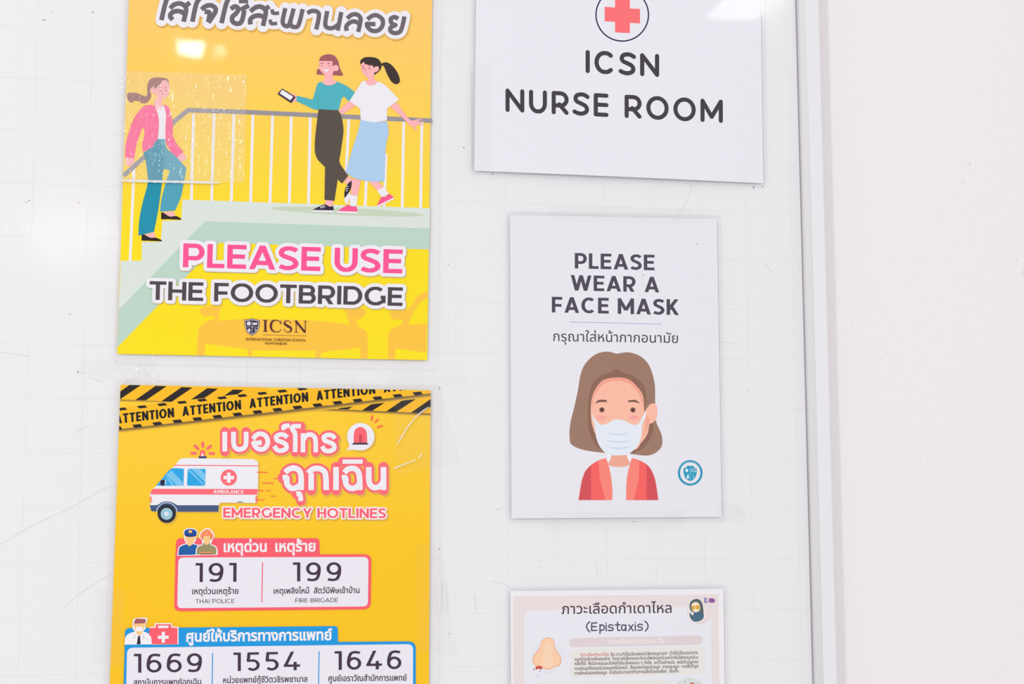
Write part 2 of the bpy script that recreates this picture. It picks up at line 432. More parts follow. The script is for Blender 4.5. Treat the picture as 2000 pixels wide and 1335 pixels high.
# ------------------------------------------------------------------ a laminated sheet
class Sheet:
    """a printed sheet in a clear film pouch: one thing, its prints are its parts"""
    STEP = 9e-6
    def __init__(s, name, label, cat, paper, pouch, y, white=(235, 234, 240), bulge=None, base=None):
        s.quad = paper; s.y = y; s.n = 1; s.parts = {}; s.order = []; s.bulge = bulge; s.pouch = pouch
        b = at((paper[2][0] + paper[3][0]) / 2, (paper[2][1] + paper[3][1]) / 2, y)
        s.org = np.array([b[0], y, b[2]])
        s.root = bpy.data.objects.new(name, None); COL.objects.link(s.root); s.root.location = s.org; s.root.empty_display_size = .02
        tag(s.root, label, cat)
        s.white = white
        s.grid(paper, s.y, 'paper_sheet', [base] if base else [print_mat(white)], .00025)
    def lift(s, x, z):
        return s.bulge(x, z) if s.bulge else 0.0
    def grid(s, quad, y, name, mats, th, n=26, loopr=None, label=None):
        """slab over a quad of pixels, subdivided so that it can curl"""
        q = [at(px, py, y) for px, py in quad]          # TL TR BR BL
        nx, ny = (n, n) if s.bulge else (1, 1)
        V, Fc = [], []
        for side in (0, 1):
            for j in range(ny + 1):
                for i in range(nx + 1):
                    u, v = i / nx, j / ny
                    p = (q[0] * (1 - u) + q[1] * u) * (1 - v) + (q[3] * (1 - u) + q[2] * u) * v
                    V.append((p[0], y - s.lift(p[0], p[2]) + (th if side else 0), p[2]))
        o = (nx + 1) * (ny + 1); ix = lambda i, j, sd=0: sd * o + j * (nx + 1) + i
        for j in range(ny):
            for i in range(nx):
                Fc.append((ix(i, j), ix(i, j + 1), ix(i + 1, j + 1), ix(i + 1, j)))
                Fc.append((ix(i, j, 1), ix(i + 1, j, 1), ix(i + 1, j + 1, 1), ix(i, j + 1, 1)))
        nf = len(Fc)
        for i in range(nx):
            Fc.append((ix(i, 0), ix(i + 1, 0), ix(i + 1, 0, 1), ix(i, 0, 1))); Fc.append((ix(i, ny), ix(i, ny, 1), ix(i + 1, ny, 1), ix(i + 1, ny)))
        for j in range(ny):
            Fc.append((ix(0, j), ix(0, j, 1), ix(0, j + 1, 1), ix(0, j + 1))); Fc.append((ix(nx, j), ix(nx, j + 1), ix(nx, j + 1, 1), ix(nx, j, 1)))
        fm = [0, 1 if len(mats) == 3 else 0] * (nf // 2) + [len(mats) - 1] * (len(Fc) - nf)
        return mesh_obj(name, V, Fc, mats, fm, s.root, s.org, smooth=bool(s.bulge), sharp=nf if s.bulge else None)
    def ink(s, part, loops, rgb, cl=False, mat=None):
        """print the union of loops (pixels) in one flat colour on top of what is there"""
        if loops and isinstance(loops[0], tuple): loops = [loops]
        if loops and not isinstance(loops[0], list): loops = [list(l) for l in loops]
        if cl: loops = clip(loops, s.quad)
        V, T = fill(loops)
        if len(T) == 0: return
        if part not in s.parts: s.parts[part] = ([], [], [], []); s.order.append(part)
        vs, fs, ms, fm = s.parts[part]; m = mat or print_mat(tuple(rgb))
        if m not in ms: ms.append(m)
        k = ms.index(m); b = len(vs); y = s.y - s.n * s.STEP
        for p in V:
            q = at(p[0], p[1], y); vs.append((q[0], y - s.lift(q[0], q[2]), q[2]))
        for t in T:
            a, c, d = (np.array(vs[b + i]) for i in t)
            nn = (c[0] - a[0]) * (d[2] - a[2]) - (c[2] - a[2]) * (d[0] - a[0])
            fs.append((b + int(t[0]), b + int(t[1]), b + int(t[2])) if nn > 0 else (b + int(t[0]), b + int(t[2]), b + int(t[1])))   # face the room
            fm.append(k)
        s.n += 1
    def done(s, labels={}):
        for p in s.order:
            vs, fs, ms, fm = s.parts[p]
            o = mesh_obj(p.split('#')[0], vs, fs, ms, fm, s.root, s.org)
            if p in labels: o['label'] = labels[p]
        yt = s.y - s.n * s.STEP - .00025
        q = s.pouch
        s.grid(q, yt, 'clear_film', [LAM, FILM_BACK, LAM_EDGE], .00009, n=20)
        # sealed rim of the pouch around the paper: a thin clear bead
        P = [at(a, b, s.y) for a, b in rquad(q, 9, 4)]
        V, Fc = [], []; n = len(P); hw = .0007
        c = np.mean(P, 0)
        for p in P:
            d = (c - p); d = d / np.linalg.norm(d)
            yy = s.y - s.lift(p[0], p[2])
            for k, dy in ((0, .0004), (0, -.0003), (1, -.0004), (1, .0004)):
                V.append((p[0] + d[0] * hw * k, yy + dy, p[2] + d[2] * hw * k))
        for i in range(n):
            j = (i + 1) % n
            for k in range(4): Fc.append((i * 4 + k, j * 4 + k, j * 4 + (k + 1) % 4, i * 4 + (k + 1) % 4))
        mesh_obj('film_rim', V, Fc, [RIM], None, s.root, s.org)
RIM = film_mat('film_rim', (.955, .955, .96), .12, 1.3, haze=.10)

# ------------------------------------------------------------------ the setting
WALL_Y = .020
wall_m = bsdf('wall_paint', (lin(241), lin(236), lin(237.5)), .75, spec=.25, bump=(230, .55, .0018))
v, f = box(-3.2, 2.6, WALL_Y, WALL_Y + .12, 0, 2.9)
wall = tag(mesh_obj('wall_back', v, f, wall_m), kind='structure')
# chips and small dents in the paint
def chip(px, py, r, col, name='paint_chip'):
    P = [at(px + r * math.cos(a) * random.uniform(.6, 1.2), py + 1.3 * r * math.sin(a) * random.uniform(.6, 1.2), WALL_Y) for a in np.linspace(0, 6.28, 9)[:-1]]
    V = [(p[0], WALL_Y, p[2]) for p in P]; c = np.mean(P, 0); V.append((c[0], WALL_Y - .0012, c[2]))
    mesh_obj(name, V, [(8, (i + 1) % 8, i) for i in range(8)], bsdf('paint_chip', col, .8), parent=wall)
for px, py, r in ((1998, 532, 9), (1729, 687, 2.6), (1734, 691, 2.2), (1892, 320, 5), (1880, 352, 5), (1985, 505, 5), (1780, 900, 2)):
    chip(px, py, r, (lin(233), lin(229), lin(228)))
fl_m = bsdf('floor_vinyl', (.80, .78, .77), .4, bump=(40, .1, .001))
v, f = box(-3.2, 2.6, -6, WALL_Y, -.1, 0)
tag(mesh_obj('floor', v, f, fl_m), kind='structure')

# ------------------------------------------------------------------ the whiteboard
UR = (at(1553, 0)[0] + at(1588, 1335)[0] + at(1570, 667)[0]) / 3          # inner edge of the frame
BL, BB, BT = -1.78, .98, 2.10
board = bpy.data.objects.new('whiteboard', None); COL.objects.link(board); board.location = ((BL + UR) / 2, WALL_Y, BB)
tag(board, 'large gridded whiteboard in a bright metal and white plastic frame', 'whiteboard')
BO = np.array(board.location)
def board_mat():
    m = bpy.data.materials.new('whiteboard_enamel'); m.use_nodes = True; nt = m.node_tree; b = nt.nodes['Principled BSDF']; N = nt.nodes.new; Lk = nt.links.new
    g = N('ShaderNodeNewGeometry'); s = N('ShaderNodeSeparateXYZ'); Lk(g.outputs['Position'], s.inputs[0])
    def mth(op, a, c=None, v=None):
        q = N('ShaderNodeMath'); q.operation = op
        for i, x in enumerate((a, c, v)):
            if x is None: continue
            if isinstance(x, (int, float)): q.inputs[i].default_value = x
            else: Lk(x, q.inputs[i])
        return q.outputs[0]
    def line(o, off):           # printed lines 50 mm apart, 0.9 mm wide
        d = mth('PINGPONG', mth('ADD', o, off), .025)
        return mth('LESS_THAN', d, .00045)
    lx = line(s.outputs[0], 10.0); lz = line(s.outputs[2], 10.0)
    mx = mth('MAXIMUM', lx, lz)
    n = N('ShaderNodeTexNoise'); n.inputs['Scale'].default_value = 9; Lk(g.outputs['Position'], n.inputs['Vector'])
    fac = mth('MULTIPLY', mx, mth('MULTIPLY', n.outputs[0], .75))
    n2 = N('ShaderNodeTexNoise'); n2.inputs['Scale'].default_value = 5; n2.inputs['Detail'].default_value = 5; Lk(g.outputs['Position'], n2.inputs['Vector'])
    m0 = N('ShaderNodeMix'); m0.data_type = 'RGBA'; m0.inputs[6].default_value = (lin(231), lin(231), lin(234), 1); m0.inputs[7].default_value = (lin(235), lin(234), lin(236), 1)
    Lk(n2.outputs[0], m0.inputs[0])
    m1 = N('ShaderNodeMix'); m1.data_type = 'RGBA'; m1.inputs[7].default_value = (lin(216), lin(217), lin(219), 1)
    Lk(fac, m1.inputs[0]); Lk(m0.outputs[2], m1.inputs[6]); Lk(m1.outputs[2], b.inputs['Base Color'])
    b.inputs['Roughness'].default_value = .10; b.inputs['Specular IOR Level'].default_value = .5
    n3 = N('ShaderNodeTexNoise'); n3.inputs['Scale'].default_value = 14; bp = N('ShaderNodeBump'); bp.inputs['Distance'].default_value = .0004; bp.inputs['Strength'].default_value = .6
    mp = N('ShaderNodeMapping'); mp.inputs['Scale'].default_value = (2.2, 1, .7); Lk(g.outputs['Position'], mp.inputs[0]); Lk(mp.outputs[0], n3.inputs['Vector'])
    Lk(n3.outputs[0], bp.inputs['Height']); Lk(bp.outputs[0], b.inputs['Normal'])
    return m
v, f = box(BL, UR + .004, 0, .012, BB, BT)
mesh_obj('board_panel', v, f, board_mat(), parent=board, origin=BO)
chrome = bsdf('polished_metal', (.80, .785, .785), .30, metal=1.0, bump=(60, .15, .0006))
plast = bsdf('white_frame_plastic', (lin(232), lin(232), lin(237)), .32, bump=(70, .08, .0006))
gap_m = bsdf('dark_joint', (.36, .35, .40), .6)
def prism(path, profile, mat, name):
    """profile (across, y) swept up the right side and along the other three sides with mitred corners"""
    cx, cz = (BL + UR) / 2, (BB + BT) / 2
    corners = [(UR, BB, 1, -1), (UR, BT, 1, 1), (BL, BT, -1, 1), (BL, BB, -1, -1)]
    a, b = corners[path], corners[(path + 1) % 4]; V = []
    for (x, z, sx, sz) in (a, b):
        for (d, y) in profile: V.append((x + sx * d, y, z + sz * d))
    n = len(profile); Fc = [(i, (i + 1) % n, n + (i + 1) % n, n + i) for i in range(n)] + [tuple(range(n))[::-1], tuple(range(n, 2 * n))]
    return mesh_obj(name, V, Fc, mat, parent=board, origin=BO)
FW = .0235
for k in range(4):
    prism(k, [(-.0003, -.0005), (.0004, -.0005), (.0004, .001), (-.0003, .001)], gap_m, 'frame_joint')
    prism(k, [(.0004, .001), (.0004, -.0065), (.0012, -.0074), (.0072, -.0085), (.0082, -.0085), (.0082, .001)], chrome, 'metal_bead')
    prism(k, [(.0082, .012), (.0082, -.0083), (.0090, -.0090), (FW - .002, -.0080), (FW - .0006, -.0072), (FW, -.0058), (FW, WALL_Y), (.0082, WALL_Y)], plast, 'frame_rail')
# specks and pen marks left on the enamel
sp_m = bsdf('pen_speck', (.22, .21, .23), .6); sp_r = bsdf('red_speck', (.80, .45, .45), .6); sp_l = bsdf('scratch', (lin(206), lin(205), lin(208)), .4)
def speck(px, py, rx, ry, m, rot=0):
    L = cr([(px + rx * math.cos(a) * random.uniform(.7, 1.1), py + ry * math.sin(a) * random.uniform(.7, 1.1)) for a in np.linspace(0, 6.28, 7)[:-1]], n=2)
    V = [at(x, y, -.0001) for x, y in L]
    mesh_obj('pen_mark', V, [tuple(range(len(V)))], m, parent=board, origin=BO)
for a in ((181, 24, 1.6, 1.6), (100, 22.5, 1.4, 1.0), (86, 39, 4.5, .9), (57, 391, 1.7, 1.3), (51, 395, 2.4, .7), (136, 613.5, 1.3, 1.2), (152, 725.5, 1.8, 1.5),
          (906, 288, 1.6, 1.2), (876, 516, 1.3, .8), (858.5, 758, 1.0, 3), (1459, 763.5, 1.0, 1.0), (1472, 365.5, 2.0, 1.8), (1490, 364.5, 1.6, 1.3), (1238, 1018, 1.3, 1.3),
          (858, 1072, 1.1, 1.5), (878, 1237, 1.0, 1.8), (1056.5, 1106, .9, .9), (1114, 1108, .9, .9), (972, 995, 1.4, .8), (962, 340, 2.2, 1.2)):
    speck(*a, sp_m)
speck(153.5, 395.5, 1.9, 1.5, sp_r)
def scratch(pts, wd=.8, m=None):
    V, T = fill(rib(cr(pts, closed=False), wd))
    mesh_obj('scratch', [at(p[0], p[1], -.00008) for p in V], [tuple(int(i) for i in t)[::-1] for t in T], m or sp_l, parent=board, origin=BO)
for p in ([(0, 1063), (60, 1028), (140, 990), (200, 956), (232, 947)], [(127, 1184), (150, 1163), (190, 1136), (222, 1118)], [(0, 688), (30, 691), (58, 696)],
          [(152, 725), (175, 737), (200, 745)], [(1495, 515), (1510, 534)], [(1325, 420), (1345, 385), (1352, 360)], [(1396, 667), (1440, 669)], [(960, 1134), (985, 1141), (995, 1146)],
          [(1163, 1098), (1168, 1130)], [(145, 845), (170, 833)], [(840, 1091), (858, 1088)], [(927, 1160), (930, 1192)]): scratch(p)

WHITE, DARK = (236, 233, 240), (86, 79, 84)
# ------------------------------------------------------------------ footbridge poster
SY = -.0028
P = Sheet('footbridge_poster', 'yellow laminated poster of three women on a footbridge reading PLEASE USE THE FOOTBRIDGE', 'poster',
          [(257, -150), (846, -143), (834.5, 703), (229, 690.5)], [(249, -170), (864, -162), (856, 722.5), (222, 711)], SY,
          base=ramp_mat('yellow_poster_print', [(0, (255, 224, 44)), (.35, (255, 221, 58)), (.52, (255, 214, 80)), (.72, (255, 208, 100)), (1, (253, 203, 122))], at(500, 703)[2], at(500, -20)[2]))
A, B_, C_, D_, E_, F_ = Z(200, 0, 5.5556), Z(520, 0, 5.5556), Z(200, 240, 5.5556), Z(520, 200, 5.5556), Z(200, 460, 5.5556), Z(520, 460, 5.5556)
# footbridge
bal = []
for (a, b, c, d) in ((262, 322, 254, 510), (378, 222, 373.7, 392), (418, 222, 413.3, 393), (456.8, 222, 451.6, 395), (494, 222, 489.4, 396), (532.5, 224, 527.3, 398), (569, 226, 565, 399), (606, 228, 602.4, 400), (681.5, 230, 676, 340), (716, 340, 713, 404), (754, 300, 750, 405), (788.5, 236, 785.5, 406), (824, 238, 821.5, 408)):
    bal += rib([(a, b), (c, d)], 5.4)
P.ink('printed_railing', bal, WHITE)
P.ink('printed_railing', rib([(241.4, 343), (282.8, 306), (340.4, 237), (367.4, 215), (480.8, 218.7), (620.8, 225.2), (843.5, 235.6)], 9), (158, 151, 157))
P.ink('printed_footbridge', [[(356.6, 389.5), (839.8, 406.5), (838.2, 487), (428, 473), (230, 677), (232, 600), (234.5, 555), (236, 509), (276.5, 509), (277, 472), (314, 472), (317, 431), (354, 430)]], (218, 226, 219))
P.ink('printed_footbridge', [[(400, 432), (839.2, 446), (838.2, 487), (428, 474), (229.6, 677), (232.4, 604)]], (188, 213, 199))
P.ink('printed_footbridge', [ell(678, 413, 151, 7, rot=2.6)], (200, 213, 189))
# cars under the bridge
OR = (253, 197, 82)
P.ink('printed_car', [cr([(384.5, 693.5, 1), (387, 650), (393, 635), (412, 624), (425, 626.5, 1), (477, 622.5), (560, 623.5), (628, 627), (682, 634), (709, 642), (717.5, 655), (717.5, 700, 1)])]
      + [pos(cr([(391, 608), (395, 600), (412, 597), (437, 599, 1), (440, 590, 1), (430, 605), (426, 627, 1), (416, 629, 1), (419, 618), (413, 616.5), (398, 617)]))]
      + [pos(cr([(668, 596, 1), (706, 601), (715, 610), (706, 621), (696, 625), (700, 638), (684, 634), (676, 612)]))], OR)
P.ink('printed_car', [pos(cr([(757.5, 701, 1), (758.5, 655), (765, 643), (784, 633), (785, 624), (771, 624), (762, 616), (766, 606), (790, 606), (803, 598), (816, 578), (835.4, 568, 1), (835.2, 581, 1), (820, 590), (806, 612), (796.5, 634.5, 1), (833.8, 631.5, 1), (832, 703, 1)]))], OR)
YL = (255, 225, 48)
P.ink('printed_car', [cr([(401, 671, 1), (477, 681), (484, 688), (485.5, 696, 1), (400, 694, 1)]), cr([(492, 698, 1), (492, 684, 1), (616, 684.5, 1), (616, 700, 1)]),
                      cr([(625, 701, 1), (628, 690), (640, 686), (703, 679, 1), (704.5, 701, 1)]), cr([(772, 680, 1), (833, 688, 1), (833, 702.5, 1), (771, 701, 1)])], YL, cl=True)
# left walking woman
SK = (255, 183, 186)
n_ = 'printed_woman_in_pink_jacket'
P.ink(n_, [A.c([(500, 985), (470, 1045), (380, 1010), (290, 1005), (262, 1050), (305, 1115), (360, 1092), (450, 1122), (505, 1095), (530, 1030)])], (160, 112, 106))
P.ink(n_, [A.c([(610, 1030), (560, 1110), (575, 1160), (625, 1205), (672, 1160), (645, 1125), (650, 1050)])], SK)
P.ink(n_, [A.c([(585, 880), (690, 860), (722, 900), (725, 960), (715, 1030), (680, 1062), (620, 1060), (580, 1020), (545, 1010), (520, 975), (545, 945)])], SK)
P.ink(n_, [A.c([(490, 1000), (488, 920), (530, 852), (620, 840), (705, 856), (722, 905, 1), (690, 872), (650, 870, 1), (625, 915), (572, 962, 1), (545, 945), (520, 965), (515, 1020)])], (160, 112, 106))
P.ink(n_, [A.c([(575, 1160), (620, 1195), (668, 1150), (690, 1250), (696, 1400), (682, 1530, 1), (600, 1530, 1), (612, 1330), (600, 1230)])], (238, 235, 240))
J = (255, 105, 152)
P.ink(n_, [pos(A.c([(480, 1142), (400, 1200), (330, 1310), (275, 1470), (248, 1600), (247, 1712, 1), (348, 1712, 1), (372, 1560), (430, 1400), (500, 1260)])),
           pos(A.c([(565, 1146, 1), (600, 1240), (614, 1330), (602, 1480), (565, 1580), (440, 1650, 1), (432, 1560), (458, 1440), (430, 1330), (440, 1200), (500, 1138)])),
           pos(A.c([(665, 1128, 1), (720, 1165), (748, 1260), (765, 1340), (775, 1500), (880, 1650, 1), (800, 1722, 1), (740, 1640), (690, 1540), (683, 1400), (690, 1250)]))], J)
P.ink(n_, [A.c([(250, 1712, 1), (345, 1712, 1), (342, 1765), (300, 1800), (255, 1785)]), A.c([(800, 1720, 1), (868, 1655, 1), (908, 1700), (885, 1745), (825, 1745)])], SK)
P.ink(n_, [C_.c([(600, 175, 1), (680, 175, 1), (700, 275), (790, 355), (912, 490, 1), (885, 640), (852, 800), (790, 950, 1), (625, 962, 1), (640, 830), (690, 640), (732, 515, 1), (600, 480, 1), (550, 260)])], (92, 165, 186))
P.ink(n_, [C_.c([(600, 175, 1), (665, 300), (665, 490), (655, 560), (640, 700), (605, 950), (560, 1180, 1), (390, 1222, 1), (400, 1050), (440, 850), (492, 650), (482, 500), (465, 385), (442, 325, 1), (540, 262)])], (60, 148, 173))
P.ink(n_, [C_.c([(455, 1212, 1), (562, 1182, 1), (575, 1240), (520, 1255)]), C_.c([(655, 966, 1), (775, 962, 1), (790, 1015), (730, 1025)])], SK)
P.ink(n_, [C_.c([(425, 1213, 1), (455, 1210), (520, 1244), (580, 1244), (645, 1272), (640, 1283, 1), (480, 1276, 1), (475, 1270, 1), (472, 1278, 1), (425, 1274, 1)]), C_.c([(637, 972, 1), (665, 975), (730, 1014), (800, 1010), (853, 1037), (850, 1050, 1), (690, 1042, 1), (685, 1046, 1), (637, 1043, 1)])], (66, 60, 62))
P.ink(n_, [A.e(628, 982, 8), A.e(690, 980, 8)] + A.l([(612, 950), (640, 952)], 6) + A.l([(678, 953), (700, 952)], 7) + A.l([(640, 1022), (668, 1018)], 5), (190, 110, 120))
# middle woman with the phone
n_ = 'printed_woman_in_teal_top'
H2 = (166, 104, 108)
P.ink(n_, [B_.c([(575, 700), (578, 640), (620, 600), (680, 588), (740, 605), (780, 660), (800, 740), (830, 800), (830, 822, 1), (545, 808, 1), (552, 760), (580, 735)])], H2)
P.ink(n_, [B_.c([(640, 810), (632, 860), (600, 890), (620, 918), (685, 926), (750, 905), (768, 885), (725, 865), (718, 800)])], SK)
P.ink(n_, [B_.c([(578, 660), (718, 655, 1), (720, 720), (740, 705), (775, 712), (785, 745), (765, 770), (735, 768), (718, 800), (670, 822), (620, 800), (585, 760), (566, 735), (580, 705)])], SK)
P.ink(n_, [B_.c([(578, 662, 1), (590, 618), (640, 595), (700, 598), (735, 640), (722, 712, 1), (716, 662, 1)])], H2)
P.ink(n_, B_.l([(590, 688), (622, 684)], 8) + B_.l([(662, 690), (692, 684)], 8) + B_.l([(596, 712), (618, 716)], 5, curve=True) + B_.l([(668, 712), (690, 716)], 5, curve=True), (150, 85, 100))
P.ink(n_, [B_.c([(622, 745), (650, 755), (680, 748), (665, 775), (640, 775)])], WHITE)
TEAL = (92, 180, 192)
P.ink(n_, [pos(B_.c([(602, 888), (560, 905), (545, 940), (505, 1080, 1), (330, 1038, 1), (325, 1095, 1), (420, 1140), (530, 1190), (570, 1185, 1), (785, 1195, 1), (832, 1050), (905, 1110, 1), (962, 1000, 1), (870, 930), (770, 885, 1), (740, 912), (685, 926), (630, 914)]))], TEAL)
P.ink(n_, [pos(B_.c([(325, 1040), (290, 1015), (250, 1020), (245, 1060), (280, 1105), (322, 1095)]))], SK)
P.ink(n_, [rquad(B_([(172, 958), (322, 1052), (272, 1120), (120, 1020)]), 2)], (86, 72, 88))
P.ink(n_, [B_([(172, 972), (292, 1048), (262, 1088), (146, 1012)])], (238, 236, 242))
P.ink(n_, B_.l([(560, 1010), (567, 1185)], 2.5) + B_.l([(830, 1055), (835, 1030)], 2.5), (60, 150, 165))
P.ink(n_, [D_.c([(568, 72, 1), (780, 85, 1), (815, 150), (838, 290), (825, 420), (805, 560), (798, 655), (890, 792, 1), (822, 880, 1), (775, 835, 1), (740, 1068, 1), (632, 1055, 1), (638, 700, 1), (560, 620), (530, 540), (528, 420), (545, 250)])], (98, 90, 84))
P.ink(n_, [D_.c([(648, 1058, 1), (725, 1066, 1), (715, 1125), (640, 1115)]), D_.c([(850, 850, 1), (890, 798, 1), (928, 830), (915, 875), (860, 880)])], SK)
SH = (70, 64, 78)
P.ink(n_, [D_.c([(635, 1105), (690, 1130), (722, 1122), (733, 1170, 1), (500, 1166, 1), (560, 1135)]), D_.c([(922, 850), (925, 900), (905, 960), (850, 1040, 1), (848, 980), (870, 905)])], SH)
P.ink(n_, [D_([(495, 1166), (735, 1171), (735, 1192), (490, 1184)]), D_([(845, 1045), (905, 970), (912, 1010), (885, 1100), (860, 1100)])] + D_.l([(585, 1130), (605, 1148)], 8) + D_.l([(602, 1122), (622, 1142)], 8) + D_.l([(620, 1115), (640, 1135)], 8) + D_.l([(868, 905), (892, 912)], 8) + D_.l([(864, 930), (890, 937)], 8) + D_.l([(862, 952), (882, 960)], 8), WHITE)
# right woman with the skirt
n_ = 'printed_woman_in_white_shirt'
BK = (78, 70, 68)
P.ink(n_, [B_.c([(1250, 690), (1300, 675), (1360, 705), (1420, 780), (1450, 860), (1440, 900), (1400, 912), (1355, 880), (1310, 800), (1275, 718), (1240, 715)]),
           pos(B_.c([(1022, 700, 1), (1022, 660), (1060, 625), (1120, 618), (1190, 628), (1235, 660), (1250, 710), (1235, 760), (1172, 815, 1), (1160, 760), (1100, 700)]))], BK)
P.ink(n_, [B_.c([(1100, 800), (1105, 860), (1060, 885), (1090, 925), (1135, 930), (1190, 905), (1215, 890), (1172, 860), (1168, 790)])], SK)
P.ink(n_, [pos(B_.c([(1028, 695, 1), (1060, 670, 1), (1072, 700, 1), (1158, 712, 1), (1165, 735), (1185, 722), (1215, 722), (1222, 755), (1195, 780), (1170, 790), (1120, 835), (1075, 822), (1038, 770)]))], SK)
P.ink(n_, [B_.e(1056, 740, 8), B_.e(1118, 741, 8)] + B_.l([(1040, 718), (1062, 712)], 7) + B_.l([(1106, 714), (1132, 718)], 7) + B_.l([(1078, 745), (1074, 768), (1082, 772)], 4) + B_.l([(1082, 790), (1100, 787)], 5), (175, 90, 120))
P.ink(n_, [B_.c([(905, 1090, 1), (985, 1130, 1), (900, 1190), (820, 1242, 1), (785, 1200, 1), (840, 1150)]),
           B_.c([(1345, 1155, 1), (1420, 1110, 1), (1480, 1200), (1560, 1300), (1620, 1305), (1655, 1325), (1650, 1352), (1610, 1368), (1580, 1372), (1545, 1345), (1440, 1240)])] + B_.l([(1600, 1318), (1660, 1286)], 12, 'r') + B_.l([(1610, 1325), (1688, 1292)], 12, 'r') + B_.l([(1620, 1335), (1704, 1322)], 12, 'r') + B_.l([(1620, 1345), (1696, 1350)], 12, 'r') + B_.l([(1585, 1350), (1625, 1402)], 18, 'r'), SK)
P.ink(n_, [pos(B_.c([(1075, 880), (1040, 885), (1010, 930), (905, 1092, 1), (1020, 1180, 1), (1025, 1300, 1), (1170, 1325), (1310, 1305, 1), (1310, 1180, 1), (1440, 1080, 1), (1330, 960), (1270, 910), (1215, 888), (1180, 915), (1130, 928), (1090, 912)]))], WHITE)
P.ink(n_, [pos(D_.c([(1026, 185, 1), (1110, 208), (1200, 213), (1310, 205, 1), (1328, 320), (1302, 450), (1288, 620), (1280, 858, 1), (1120, 855), (960, 820), (862, 760, 1), (930, 520), (1000, 300)]))], (176, 205, 235))
P.ink(n_, [pos(D_([(932, 822), (1025, 842), (995, 1010), (918, 1000)])), pos(D_([(1110, 856), (1215, 860), (1275, 920), (1205, 952)]))], SK)
P.ink(n_, [pos(D_([(905, 1000), (992, 1012), (978, 1130), (905, 1115)])), pos(D_([(1200, 952), (1282, 918), (1330, 990), (1250, 1025)])), D_([(770, 1178), (992, 1184), (992, 1206), (762, 1196)]), D_([(1200, 1110), (1380, 1028), (1390, 1045), (1205, 1140)])], WHITE)
P.ink(n_, [pos(D_.c([(780, 1178, 1), (830, 1140), (888, 1112), (935, 1130), (975, 1128), (990, 1184, 1)])), pos(D_.c([(1200, 1120, 1), (1248, 1025, 1), (1290, 1022), (1335, 990, 1), (1385, 1030, 1)]))], (255, 98, 148))
# lettering
TH = []
def st(z, w, *ls):
    o = []
    for l in ls: o += [(z, w, l)]
    return o
TH += st(A, 52, [(730, -40), (690, 15), (640, 218)], [(735, 92), (780, 50), (840, 38), (890, 62), (908, 110), (880, 236)], [(900, 66), (950, 28)], [(762, 215), (735, 175), (755, 138), (810, 120), (865, 132), (895, 160)],
         [(1070, -30), (1020, 40), (976, 236)], [(1075, 105), (1120, 68), (1180, 58), (1228, 92), (1222, 135), (1195, 180), (1150, 246)], [(1108, 128), (1162, 140), (1148, 240)], [(1370, -20), (1338, 60), (1292, 252)],
         [(1392, 98), (1440, 70), (1476, 98), (1450, 145), (1410, 185), (1415, 235), (1465, 258), (1512, 230), (1540, 110)], [(1500, 108), (1590, 58)], [(1480, 10), (1582, 12)],
         [(1605, 125), (1660, 82), (1715, 72), (1762, 100), (1772, 145), (1742, 282)], [(1765, 100), (1812, 68)], [(1608, 265), (1605, 215), (1640, 180), (1700, 168), (1762, 190)])
TH += st(A, 40, [(1842, 100), (1852, 142), (1918, 142)], [(1822, 212), (1832, 254), (1896, 254)])
TH += st(B_, 48, [(208, 88), (178, 235), (212, 282), (250, 262), (298, 92)], [(262, 240), (268, 275), (300, 292), (350, 272), (396, 98)], [(445, 142), (500, 118), (555, 130), (572, 175), (542, 320)],
         [(662, 120), (640, 262), (668, 302), (725, 302), (790, 262)], [(815, 130), (775, 332)], [(878, 200), (930, 160), (985, 158), (1022, 195), (1018, 250), (998, 346)], [(875, 335), (868, 290), (900, 250), (955, 232), (1012, 256)],
         [(1098, 210), (1150, 172), (1205, 168), (1262, 215), (1258, 285), (1210, 332), (1145, 332), (1100, 292), (1092, 258, 1), (1186, 262, 1)], [(1432, 205), (1395, 185), (1352, 205), (1362, 255), (1402, 272, 1), (1350, 300), (1352, 340), (1400, 360), (1452, 342), (1478, 280), (1500, 178)])
def thick(S, grow=0, cap='b', dx=0, dy=0):
    o = []
    for z, w_, l in S:
        q = cr([(x[0] + dx, x[1] + dy) + tuple(x[2:]) for x in z(l)], closed=False, n=5)
        o += rib(q, w_ / z.k + 2 * grow, False, cap)
    return o
P.ink('printed_headline', thick(TH, 8.2, 'r', 1.6, 2.2), (222, 178, 98), cl=True)
P.ink('printed_headline', thick(TH, 7.2, 'r'), WHITE, cl=True)
P.ink('printed_headline', thick(TH), (118, 110, 116), cl=True)
l1 = ('PLEASE USE', 357, 521.4, 785.5, 533.8, 46.6, .23); l2 = ('THE FOOTBRIDGE', 291.5, 585, 786, 597.4, 36.4, .225)
for l, g in ((l1, .155), (l2, .19)):
    P.ink('printed_lettering#' + l[0], letters(*[l[0], l[1] + 1.2, l[2] + 1.4, l[3] + 1.2, l[4] + 1.4, l[5], l[6]], grow=g, gap=.11), (196, 176, 130))
for l, g, c in ((l1, .15, (255, 97, 150)), (l2, .185, (92, 85, 88))):
    P.ink('printed_lettering#' + l[0], letters(*l, grow=g, gap=.11), WHITE)
    P.ink('printed_lettering#' + l[0], letters(*l, gap=.11), c)
